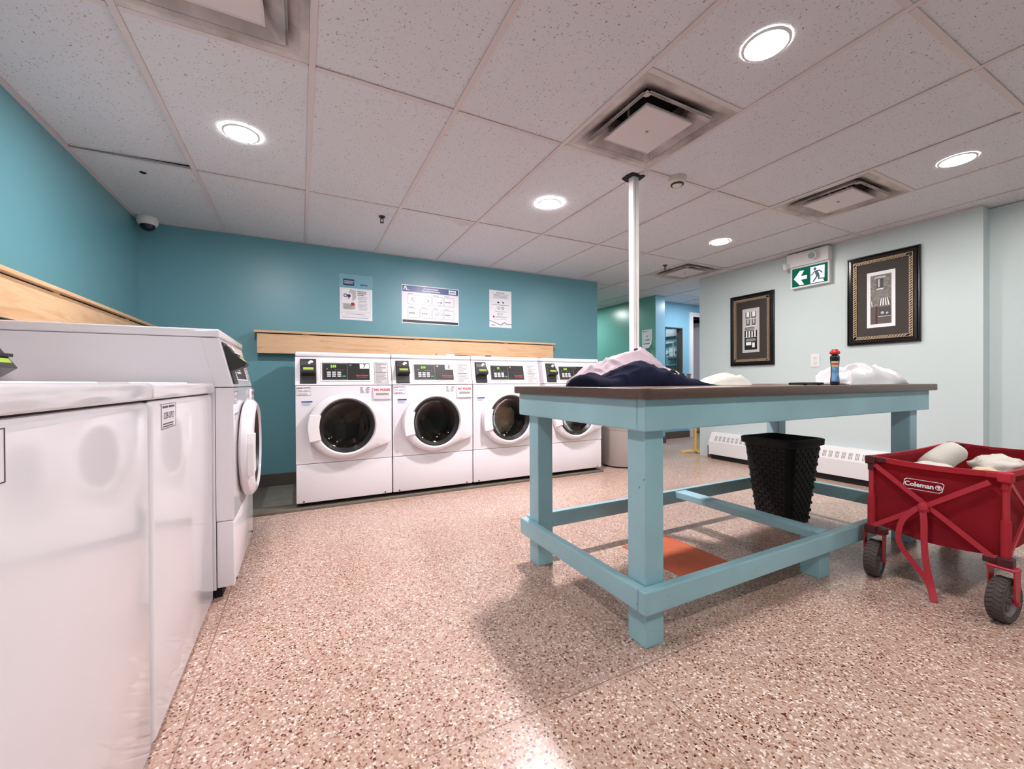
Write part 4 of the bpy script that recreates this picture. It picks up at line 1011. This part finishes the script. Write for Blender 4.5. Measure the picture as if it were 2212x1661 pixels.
# weave: staggered straps, one mesh per wall row count far above a few hundred
bm = BM()
rows = 19
for r in range(rows):
    z0 = .022+r*.0252; f = (z0+.011)/.515; hw = .118+.05*f+.001
    ncol = 9
    for side in range(4):
        for c in range(ncol):
            if (c+r) % 2: continue
            x = -hw*.74 + 2*hw*.74*(c+.5)/ncol; wv = hw*.74*2/ncol*.8
            tmp = bmesh.new(); box(tmp, x-wv, x+wv, -hw-.0025, -hw+.003, z0, z0+.019, .002, 1)
            bmesh.ops.rotate(tmp, verts=tmp.verts[:], cent=(0, 0, 0), matrix=Matrix.Rotation(side*PI/2, 3, 'Z')); join(bm, tmp)
tag(mkobj('weave', bm, M['basket'], t), kind='stuff')

# ------------------------------------------------------------------ grey bin behind the washers
t = thing('garbage_bin', 'round beige grey plastic bin between the last washer and the table leg', 'bin', (3.20, 3.56, 0))
bm = BM(); lathe(bm, [(.215, .012), (.222, .03), (.236, .40), (.238, .402), (.240, .41), (.255, .72), (.262, .722), (.262, .745), (.245, .747), (.242, .70), (.205, .04)], 40); mkobj('body', bm, M['bin'], t, smooth=True)
bm = BM(); cyl(bm, (0, 0, 0), (0, 0, .014), .218, n=32); mkobj('base', bm, M['blackmat'], t)

# ------------------------------------------------------------------ yellow stand in the alcove
t = thing('floor_stand', 'thin yellow metal stand with splayed flat feet by the wall corner', 'stand', (4.56, 3.69, 0))
bm = BM(); cyl(bm, (0, 0, .02), (0, 0, .52), .017, n=12); mkobj('pole', bm, M['yellow'], t, smooth=True)
for a in (150, 262, 20):
    c, s = math.cos(math.radians(a)), math.sin(math.radians(a)); bm = BM()
    L = .19 if a != 20 else .09
    bar(bm, (0, 0, .034), (c*.05, s*.05, .030), .045, .016); bar(bm, (c*.05, s*.05, .024), (c*L, s*L, .010), .05, .018); mkobj('foot', bm, M['yellow'], t)
bm = BM(); box(bm, -.07, .07, -.012, .012, .51, .535, .004); mkobj('top_bar', bm, M['yellow'], t)

# ================================================================== SOFT THINGS ON THE TABLE
ZT = .9075
def interp(pts, x):
    if x <= pts[0][0]: return pts[0][1]
    for (a, b), (c, d) in zip(pts, pts[1:]):
        if x <= c:
            f = (x-a)/(c-a); f = f*f*(3-2*f)*.5 + f*.5; return b+(d-b)*f
    return pts[-1][1]
def garment(x0, x1, y0, y1, prof, seed, wr=.012, nx=110, ny=50, power=.55, fold=9.0, ridge=.45, yshape=None, zbase=0):
    """closed crumpled heap: height follows prof(x) (x in 0..1) and a bell across y"""
    bm = BM(); top = []; bot = []
    for i in range(nx+1):
        u = i/nx; x = x0+(x1-x0)*u
        e = .06*noise.noise(Vector((u*4, seed, 0)))
        ya, yb = (y0, y1) if not yshape else yshape(u, y0, y1)
        rt, rb = [], []
        for j in range(ny+1):
            v = j/ny; y = ya+(yb-ya)*v + e*.25*(1-2*v)
            bell = max(0, 1-abs(2*v-1)**2.4)**power
            edge = min(1, min(u, 1-u)*14)
            hgt = interp(prof, u)
            p = Vector((x*fold, y*fold*1.3, seed*3.1))
            wp_ = p + Vector((noise.noise(p*.8+Vector((9, 0, 0))), noise.noise(p*.8+Vector((0, 9, 0))), 0))*.7
            n1 = noise.noise(p*.7)
            r1 = (1-abs(noise.noise(wp_*.9)))**2.6; r2 = (1-abs(noise.noise(wp_*1.9+Vector((3, 1, seed)))))**2.6; n3 = noise.noise(wp_*3.5)
            hh = hgt*bell + (wr*1.1*n1 + wr*ridge*(2.2*(r1-.5) + 1.2*(r2-.5)) + wr*.25*n3)*max(bell, .0)**.5*min(1, hgt/.04)*edge
            hh = max(.0015, hh)
            rt.append(bm.verts.new((x + .008*n3*edge, y + .006*n1, zbase+hh))); rb.append(bm.verts.new((x, y, zbase)))
        top.append(rt); bot.append(rb)
    for i in range(nx):
        for j in range(ny):
            bm.faces.new((top[i][j], top[i+1][j], top[i+1][j+1], top[i][j+1])); bm.faces.new((bot[i][j], bot[i][j+1], bot[i+1][j+1], bot[i+1][j]))
    for i in range(nx):
        bm.faces.new((top[i][0], bot[i][0], bot[i+1][0], top[i+1][0])); bm.faces.new((top[i][ny], top[i+1][ny], bot[i+1][ny], bot[i][ny]))
    for j in range(ny):
        bm.faces.new((top[0][j], top[0][j+1], bot[0][j+1], bot[0][j])); bm.faces.new((top[nx][j], bot[nx][j], bot[nx][j+1], top[nx][j+1]))
    return bm
# mauve garment at the back of the pile
bm = garment(1.30, 1.985, 1.60, 1.89, [(0, .055), (.08, .085), (.25, .125), (.42, .165), (.56, .185), (.64, .178), (.75, .12), (.88, .085), (1, .03)], 4, wr=.022, power=.45, fold=5.5, ridge=.95)
mv = tag(mkobj('garment', bm, M['mauve'], smooth=True, soft=True, loc=(1.6, 1.75, ZT)), 'crumpled mauve garment heaped at the back of the table', 'clothes', 'clothes heaped on the table'); mv.location = (1.6, 1.75, ZT); 
for v in mv.data.vertices: v.co.z += ZT
L0 = (1.6, 1.75, ZT)
bm = BM(); tmp = bmesh.new(); box(tmp, -.055, .055, -.012, .012, -.008, .010, .005, 2); bmesh.ops.rotate(tmp, verts=tmp.verts[:], cent=(0, 0, 0), matrix=Matrix.Rotation(math.radians(8), 3, 'Y')); bmesh.ops.translate(tmp, verts=tmp.verts[:], vec=(1.735, 1.76, ZT+.192)); join(bm, tmp); mkobj('collar', bm, M['blackmat'], mv, loc=L0)
bm = BM(); box(bm, 1.70, 1.765, 1.742, 1.752, ZT+.160, ZT+.186, .002, 1); mkobj('white_tag', bm, M['whiteprint'], mv, loc=L0)
for k, (x, z) in enumerate(((1.79, .075), (1.86, .055))):
    bm = BM(); box(bm, x-.016, x+.016, 1.585, 1.60, ZT+z-.010, ZT+z+.010, .004, 1); tube(bm, [(x+.012, 1.592, ZT+z), (x+.03, 1.588, ZT+z-.012)], .004, 6); mkobj('toggle', bm, M['blackmat'], mv, loc=L0)
bm = BM(); cyl(bm, (1.985, 1.65, ZT+.012), (1.985, 1.65, ZT+.058), .011, .009, n=12); cyl(bm, (1.985, 1.65, ZT+.056), (1.985, 1.65, ZT+.064), .013, n=12); mkobj('cord_stop', bm, M['base'], mv, loc=L0)
# navy garment in front
def ysh(u, a, b): return a + .03*math.sin(u*5), b - .10*max(0, u-.45)
bm = garment(1.085, 1.80, 1.34, 1.585, [(0, .004), (.015, .046), (.05, .055), (.15, .035), (.27, .072), (.40, .105), (.48, .112), (.56, .095), (.68, .062), (.82, .036), (.93, .017), (1, .003)], 11, wr=.009, power=.5, fold=6, ridge=1.0, yshape=ysh)
nv = mkobj('garment', bm, M['navy'], smooth=True, soft=True)
for v in nv.data.vertices: v.co -= Vector((1.42, 1.46, 0))
nv.location = (1.42, 1.46, ZT); tag(nv, 'dark navy garment lying in front of the mauve one on the table', 'clothes', 'clothes heaped on the table')
def place(o, x, y, z):
    for v in o.data.vertices: v.co -= Vector((x, y, 0))
    o.location = (x, y, z); return o
# white bundle
bm = garment(1.87, 2.24, 1.44, 1.59, [(0, .010), (.2, .028), (.38, .045), (.6, .058), (.82, .055), (.95, .040), (1, .015)], 21, wr=.009, power=.4, fold=11, ridge=.6)
tag(place(mkobj('linen_bundle', bm, M['linen'], smooth=True, soft=True), 2.0, 1.5, ZT), 'small rolled white cloth bundle right of the navy garment on the table', 'linen')
# black slim device
t = thing('flat_tablet', 'small thin black slab lying on the table just left of the dark bottle', 'tablet', (2.142, 1.113, ZT), math.radians(2))
bm = BM(); box(bm, -.078, .078, -.040, .040, .002, .0125, .003, 2); mkobj('shell', bm, M['black'], t)
bm = BM(); box(bm, -.070, .070, -.036, .036, .0122, .0130); mkobj('screen', bm, M['blackmat'], t)
for sx in (-.06, .06):
    bm = BM(); cyl(bm, (sx, -.025, 0), (sx, -.025, .003), .007, n=10); mkobj('foot_pad', bm, M['blackmat'], t)
# bottle
t = thing('detergent_bottle', 'dark bottle with a red cap and a blue label on the table', 'bottle', (2.262, 1.050, ZT))
bm = BM(); lathe(bm, [(.020, 0), (.0235, .004), (.023, .02), (.0195, .05), (.0195, .085), (.023, .115), (.0245, .128), (.022, .138), (.014, .144), (.014, .150)], 28, sx=1.0, sy=.75); mkobj('body', bm, M['bottle'], t, smooth=True)
bm = BM(); lathe(bm, [(.015, .145), (.019, .147), (.021, .153), (.019, .160), (.013, .165), (.011, .170), (.004, .171)], 24); mkobj('cap', bm, M['redcap'], t, smooth=True)
def wrap(z0, z1, a0, a1, m, name, grow=.0006):
    bm = BM(); n = 12; A = []; B = []
    prof = [(0, .0202), (.004, .0236), (.02, .0231), (.05, .0196), (.085, .0196), (.115, .0231), (.128, .0246)]
    rows = 8; grid = []
    for r in range(rows+1):
        z = z0+(z1-z0)*r/rows; rad = interp(prof, z)+grow; grid.append([bm.verts.new((rad*math.cos(a0+(a1-a0)*q/n), .75*rad*math.sin(a0+(a1-a0)*q/n)-.0002, z)) for q in range(n+1)])
    for A, B in zip(grid, grid[1:]):
        for q in range(n): bm.faces.new((A[q], A[q+1], B[q+1], B[q]))
    mkobj(name, bm, m, t, smooth=True)
wrap(.016, .085, math.radians(165), math.radians(285), M['bottlelabel'], 'label')
wrap(.086, .112, math.radians(165), math.radians(262), M['cream'], 'label_band'); wrap(.094, .104, math.radians(170), math.radians(258), M['orange'], 'label_stripe', .001)
# white plastic bag
def ysb(u, a, b): return a + .008*math.sin(u*9), b - .10*max(0, 1-u*3.2) + .015*math.sin(u*6+1)
bm = garment(2.33, 2.965, 1.02, 1.25, [(0, .012), (.06, .030), (.18, .066), (.28, .068), (.40, .078), (.5, .086), (.58, .078), (.72, .066), (.84, .070), (.92, .080), (.97, .065), (1, .018)], 31, wr=.022, power=.42, fold=5, ridge=.8, yshape=ysb)
tag(place(mkobj('plastic_bag', bm, M['bagw'], smooth=True, soft=True), 2.7, 1.15, ZT), 'crumpled white plastic bag behind the dark bottle on the table', 'bag')

# ================================================================== RED FOLDING WAGON
WL = (2.9, .75, 0)
t = thing('folding_wagon', 'red canvas folding wagon with black wheels at the right edge', 'wagon', WL)
def wp(name, bm, m, parent=t, smooth=False): return mkobj(name, bm, m, parent, smooth=smooth, loc=WL)
XA, XB, YA, YB = 2.440, 3.37, .535, .955
def panel(name, fn, n=22, mz=12):
    """fn(u,v) -> outer point ; thickness added by solidify"""
    bm = BM(); g = [[bm.verts.new(fn(i/n, j/mz)) for j in range(mz+1)] for i in range(n+1)]
    for i in range(n):
        for j in range(mz): bm.faces.new((g[i][j], g[i+1][j], g[i+1][j+1], g[i][j+1]))
    bmesh.ops.solidify(bm, geom=bm.faces[:], thickness=.006); return wp(name, bm, M['red'], smooth=True)
sag = lambda u: .245 - .022*math.sin(PI*min(1, max(0, u)))
wob = lambda a, b: .006*noise.noise(Vector((a*6, b*6, 2)))
ztop = lambda u: .562 - .006*math.sin(PI*u)
panel('end_panel', lambda u, v: (XA+.008+.006*math.sin(PI*u)*math.sin(PI*v)+wob(u, v), YB-.008-(YB-YA-.012)*u, sag(u)+.03*(1-u)**6+(ztop(u)-sag(u)-.03*(1-u)**6)*v))
panel('end_panel', lambda u, v: (XB-.006+wob(u, v+3), YB-.01-(YB-YA-.02)*u, sag(u)+(ztop(u)-sag(u))*v))
panel('side_panel', lambda u, v: (XA+.012+(XB-XA-.02)*u, YB-.012-.010*math.sin(PI*u)*v+wob(u, v+6), .245+(.562-.012*math.sin(PI*u)-.245)*v), n=30)
panel('side_panel', lambda u, v: (XA+.012+(XB-XA-.02)*u, YA+.012+.010*math.sin(PI*u)*v+wob(u, v+9), .245+(.562-.012*math.sin(PI*u)-.245)*v), n=30)
panel('floor_panel', lambda u, v: (XA+.014+(XB-XA-.026)*u, YA+.02+(YB-YA-.04)*v, .246-.022*math.sin(PI*v)))
bm = BM(); pts = []
cor = [(XA, YB), (XB, YB), (XB, YA), (XA, YA), (XA, YB)]
for (a, b), (c, d) in zip(cor, cor[1:]):
    seg = [(a+(c-a)*q/8, b+(d-b)*q/8, .562-.010*math.sin(PI*q/8)) for q in range(9)]
    for p, q in zip(seg, seg[1:]): bar(bm, p, q, .012, .022)
wp('rim_hem', bm, M['red'])
for px in (XA, XB):
    for py in (YA, YB):
        nm = 'post'
        bm = BM(); cyl(bm, (px, py, .235), (px, py, .545), .0105, n=14); wp('post', bm, M['redmetal'], smooth=True)
        bm = BM(); cyl(bm, (px, py, .245), (px, py, .385), .0150, n=14); wp('post_sleeve', bm, M['red'], smooth=True)
        sx = 1 if px == XA else -1; sy = 1 if py == YA else -1
        bm = BM(); box(bm, px-.020, px+.020, py-.020, py+.020, .533, .572, .006, 2); box(bm, min(px, px+sx*.05), max(px, px+sx*.05), py-.010, py+.010, .545, .566, .003, 1); box(bm, px-.010, px+.010, min(py, py+sy*.055), max(py, py+sy*.055), .545, .568, .003, 1); cyl(bm, (px, py, .505), (px, py, .54), .014, n=12); wp('top_bracket', bm, M['maroon'] if py == YB else M['red'])
        bm = BM(); box(bm, px-.022, px+.022, py-.022, py+.022, .208, .246, .006, 2); box(bm, px-.012, px+.012, min(py, py+sy*.06), max(py, py+sy*.06), .212, .238, .003, 1); wp('bottom_bracket', bm, M['maroon'])
def wheel(cx, cy, steer=0):
    R = .084; hw = .025; T2 = Matrix.Translation((cx-WL[0], cy-WL[1], R)) @ Matrix.Rotation(math.radians(steer), 4, 'Z')
    bm = BM(); lathe(bm, [(.058, -hw*.8), (.068, -hw), (.079, -hw*.95), (R-.002, -hw*.55), (R-.001, 0), (R-.002, hw*.55), (.079, hw*.95), (.068, hw), (.058, hw*.8)], 40, axis='y')
    bmesh.ops.delete(bm, geom=[f for f in bm.faces if len(f.verts) > 4], context='FACES'); ty = mkobj('tyre', bm, M['rubber'], t, T=T2, smooth=True)
    bm = BM()
    for q in range(30):
        for k in (-1, 1):
            a = 2*PI*(q+(.25 if k > 0 else 0))/30; tmp = bmesh.new(); box(tmp, -.0055, .0055, min(0, k*hw*.9), max(0, k*hw*.9), R-.004, R+.0005, .001, 1)
            bmesh.ops.rotate(tmp, verts=tmp.verts[:], cent=(0, 0, R), matrix=Matrix.Rotation(k*.45, 3, 'Z')); bmesh.ops.rotate(tmp, verts=tmp.verts[:], cent=(0, 0, 0), matrix=Matrix.Rotation(a, 3, 'Y')); join(bm, tmp)
    tag(mkobj('tread', bm, M['rubber'], ty, T=T2), kind='stuff')
    bm = BM(); lathe(bm, [(.056, -.018), (.060, -.020), (.060, .020), (.056, .018), (.050, .006), (.050, -.006)], 32, axis='y')
    bmesh.ops.delete(bm, geom=[f for f in bm.faces if len(f.verts) > 4], context='FACES')
    for f in (0,): pass
    for k in range(5):
        a = 2*PI*k/5; bar(bm, (.012*math.cos(a), 0, .012*math.sin(a)), (.056*math.cos(a), 0, .056*math.sin(a)), .016, .020, up=(-math.sin(a), 0, math.cos(a)))
    cyl(bm, (0, -.024, 0), (0, .024, 0), .015, n=16); cyl(bm, (0, -.004, 0), (0, .004, 0), .052, n=28); mkobj('wheel_hub', bm, M['hub'], t, T=T2)
    bm = BM(); box(bm, -.026, .026, -.040, .040, .118, .128, .003, 1)
    for k in (-1, 1): prism(bm, [(-.024, .120), (.024, .120), (.013, .0), (.006, -.012), (-.006, -.012), (-.013, 0)], 'y', k*.035-.0025, k*.035+.0025)
    cyl(bm, (0, -.042, 0), (0, .042, 0), .007, n=10); mkobj('wheel_fork', bm, M['redmetal'], t, T=T2)
wheel(2.462, .952, 8); wheel(2.435, .54, -6); wheel(3.35, .955); wheel(3.35, .54)
# crossed braces and knot on the end we see
xf = XA-.007
for i, (p, q) in enumerate((((xf, .950, .540), (xf, .560, .228)), ((xf-.006, .948, .242), (xf-.006, .575, .528)))):
    bm = BM(); bar(bm, p, q, .007, .019, up=(0, .3, 1)); wp('cross_brace', bm, M['redmetal'])
bm = BM(); cyl(bm, (xf-.014, .772, .386), (xf+.006, .772, .386), .011, n=12); wp('brace_pivot', bm, M['maroon'])
xg = XB+.007
for p, q in (((xg, .950, .540), (xg, .545, .228)), ((xg+.006, .948, .242), (xg+.006, .545, .528))):
    bm = BM(); bar(bm, p, q, .007, .019, up=(0, .3, 1)); wp('cross_brace', bm, M['redmetal'])
for yy in (YA-.006, YB+.004):
    for p, q in (((XA, yy, .54), (2.9, yy, .24)), ((XA, yy, .24), (2.9, yy, .54)), ((2.9, yy, .54), (XB, yy, .24)), ((2.9, yy, .24), (XB, yy, .54))):
        bm = BM(); bar(bm, p, q, .007, .017, up=(.2, 0, 1)); wp('side_brace', bm, M['redmetal'])
def smoothcurve(P, n=8):
    out = []
    for i in range(len(P)-1):
        p0, p1, p2, p3 = [Vector(P[max(0, min(len(P)-1, i+k))]) for k in (-1, 0, 1, 2)]
        for q in range(n):
            u = q/n; out.append(.5*((2*p1)+(p2-p0)*u+(2*p0-5*p1+4*p2-p3)*u*u+(3*p1-p0-3*p2+p3)*u**3))
    out.append(Vector(P[-1])); return out
def ribbon(P, w, th, side):
    bm = BM(); C = smoothcurve(P); s = Vector(side).normalized(); rings = []
    for i, c in enumerate(C):
        d = (C[min(i+1, len(C)-1)]-C[max(i-1, 0)]).normalized(); a = (s - d*s.dot(d)).normalized(); nn = d.cross(a)
        rings.append([bm.verts.new(c+a*x*w/2+nn*y*th/2) for x, y in ((-1, -1), (1, -1), (1, 1), (-1, 1))])
    for A, B in zip(rings, rings[1:]):
        for k in range(4): bm.faces.new((A[k], A[(k+1) % 4], B[(k+1) % 4], B[k]))
    bm.faces.new(rings[0]); bm.faces.new(rings[-1][::-1]); return bm
wp('tie_strap', ribbon([(xf-.010, .765, .385), (xf-.016, .80, .355), (xf-.02, .838, .29), (xf-.022, .842, .20), (xf-.024, .79, .125), (xf-.03, .745, .065), (xf-.05, .722, .006)], .021, .002, (0, 1, .25)), M['redmetal'])
wp('tie_strap', ribbon([(xf-.012, .770, .385), (xf-.018, .762, .32), (xf-.02, .760, .22), (xf-.024, .752, .14), (xf-.034, .735, .065), (xf-.06, .715, .005)], .023, .002, (0, 1, .15)), M['redmetal'])
bm = BM(); blob(bm, (xf-.012, .768, .375), .010, .018, .022, 5, .3); wp('strap_knot', bm, M['redmetal'], smooth=True)
TT = Matrix.Translation((XA-.0055-WL[0], .838-WL[1], .447)) @ Matrix.Rotation(-PI/2, 4, 'Z') @ Matrix.Shear('XY', 4, (0, 0)) if False else Matrix.Translation((XA-.0055-WL[0], .838-WL[1], .447)) @ Matrix.Rotation(-PI/2, 4, 'Z')
bm = BM()
o8 = lambda g: [(.006+g, .0+g), (.118-g, .0+g), (.128-g, .008+g), (.134-g, .040-g), (.126-g, .046-g), (.012+g, .046-g), (.004+g, .040-g), (.0+g, .006+g)]
A = [bm.verts.new((x, 0, z)) for x, z in o8(0)]; B = [bm.verts.new((x, 0, z)) for x, z in o8(.0022)]
for k in range(8): bm.faces.new((A[k], A[(k+1) % 8], B[(k+1) % 8], B[k]))
mkobj('logo_outline', bm, M['whiteprint'], t, T=TT)
text('logo_text', 'Coleman', .0285, M['whiteprint'], t, .053, .0225, -.0002, T=TT, bold=.0009, sx=.93)
bm = BM(); ringprint(bm, .116, .023, .0085, .0108, -.0002, 16); disc(bm, .116, .0265, .004, -.0002, 8, 1.6); disc(bm, .117, .0195, .003, -.0002, 8, 1.5); tag(mkobj('lantern_emblem', bm, M['whiteprint'], t, T=TT), kind='stuff')
# linens in the wagon
def linen(name, lab, m, c, r, seed, amp=.3, rot=0):
    bm = BM(); blob(bm, (0, 0, 0), *r, seed, amp); bmesh.ops.rotate(bm, verts=bm.verts[:], cent=(0, 0, 0), matrix=Matrix.Rotation(rot, 3, 'Z'))
    o = mkobj(name, bm, m, None, smooth=True, soft=True); o.location = c; return tag(o, lab, 'laundry', 'white laundry in the wagon')
linen('towel', 'flat white towel at the left end of the red wagon', M['linen'], (2.595, .80, .508), (.105, .075, .042), 2, .18, -.5)
t = thing('towel', 'rolled white towel with a brown ringed end standing up in the wagon', 'laundry', (2.85, .84, .47), 0, 'white laundry in the wagon')
bm = BM(); lathe(bm, [(.02, -.085), (.050, -.08), (.056, -.03), (.054, .03), (.052, .08), (.046, .09)], 24)
for v in bm.verts: v.co *= 1 + .07*noise.noise(v.co*22)
RT = Matrix.Translation((0, 0, .065)) @ Matrix.Rotation(math.radians(52), 4, 'Y') @ Matrix.Rotation(math.radians(25), 4, 'X')
mkobj('roll', bm, M['linen'], t, T=RT, smooth=True, soft=True)
bm = BM(); ringprint(bm, 0, 0, .020, .030, 0, 20); bmesh.ops.solidify(bm, geom=bm.faces[:], thickness=.006); mkobj('ringed_end', bm, M['base'], t, T=RT @ Matrix.Translation((0, 0, .094)) @ Matrix.Rotation(PI/2, 4, 'X'))
linen('towel', 'crumpled white towel at the right edge in the red wagon', M['linen'], (3.06, .695, .50), (.125, .095, .058), 8, .22, .1)
linen('cloth', 'small cream yellow cloth between the white towels in the wagon', M['cream'], (2.745, .665, .50), (.045, .045, .04), 13, .2)
bm = BM(); blob(bm, (0, 0, 0), .36, .145, .06, 17, .12); o = mkobj('bedsheet', bm, M['linen'], None, smooth=True, soft=True); o.location = (2.92, .745, .345); tag(o, 'white bedsheet filling the bottom of the red wagon under the towels', 'laundry', 'white laundry in the wagon')
# window of the back room: things seen through it
bm = BM(); box(bm, 5.74, 5.799, 4.94, 5.8, 1.612, 1.660, .004); tag(mkobj('wall_shelf', bm, M['whitepaint'], loc=(5.77, 5.3, 1.612)), 'white shelf beam seen through the window in the blue wall', 'shelf')
bm = BM(); box(bm, 5.68, 5.799, 4.94, 5.8, 1.705, 1.815, .006); tag(mkobj('air_duct', bm, M['lilac'], loc=(5.74, 5.3, 1.705)), 'pale slanting duct near the top of the window in the blue wall', 'duct')
t = thing('wall_appliance', 'white wall appliance with a dark knob seen through the window in the blue wall', 'appliance', (5.799, 5.06, 1.333), 0)
bm = BM(); box(bm, -.06, 0, -.115, .125, 0, .205, .008, 2); mkobj('casing', bm, M['white2'], t)
bm = BM(); cyl(bm, (-.06, -.05, .09), (-.085, -.05, .09), .024, n=14); mkobj('knob', bm, M['black'], t)
bm = BM(); box(bm, -.07, 0, -.13, .14, -.03, -.004); mkobj('bracket', bm, M['blackmat'], t)
t = thing('wall_pipe', 'white bent water pipe seen through the window in the blue wall', 'pipe', (5.70, 5.2, 1.36))
bm = BM(); tube(bm, [(0, .5, .235), (0, -.145, .235), (0, -.145, .0), (0, .5, .0)], .008, 8); tube(bm, [(0, .5, .075), (0, -.145, .075)], .006, 8); mkobj('pipe', bm, M['whitepaint'], t)
bm = BM(); cyl(bm, (-.015, .0, .075), (.008, .0, .075), .036, n=18); mkobj('valve', bm, M['white2'], t)
bm = BM(); box(bm, 5.77, 5.799, 4.94, 5.8, .9, 1.205); tag(mkobj('wainscot_panel', bm, M['base'], loc=(5.78, 5.3, .9)), 'brown lower wall panel seen through the window in the blue wall', 'panel')
bm = BM(); box(bm, 5.75, 5.799, 4.94, 5.8, 1.206, 1.224, .003); tag(mkobj('wall_ledge', bm, M['whitepaint'], loc=(5.77, 5.3, 1.206)), 'thin white ledge above the brown panel behind the window', 'ledge')

# nudge the wagon and its load as one group to its measured place
for o in bpy.data.objects:
    if o.parent is None and o.name.split('.')[0] in ('folding_wagon', 'towel', 'cloth', 'bedsheet'):
        o.location.x -= .032; o.location.y += .012
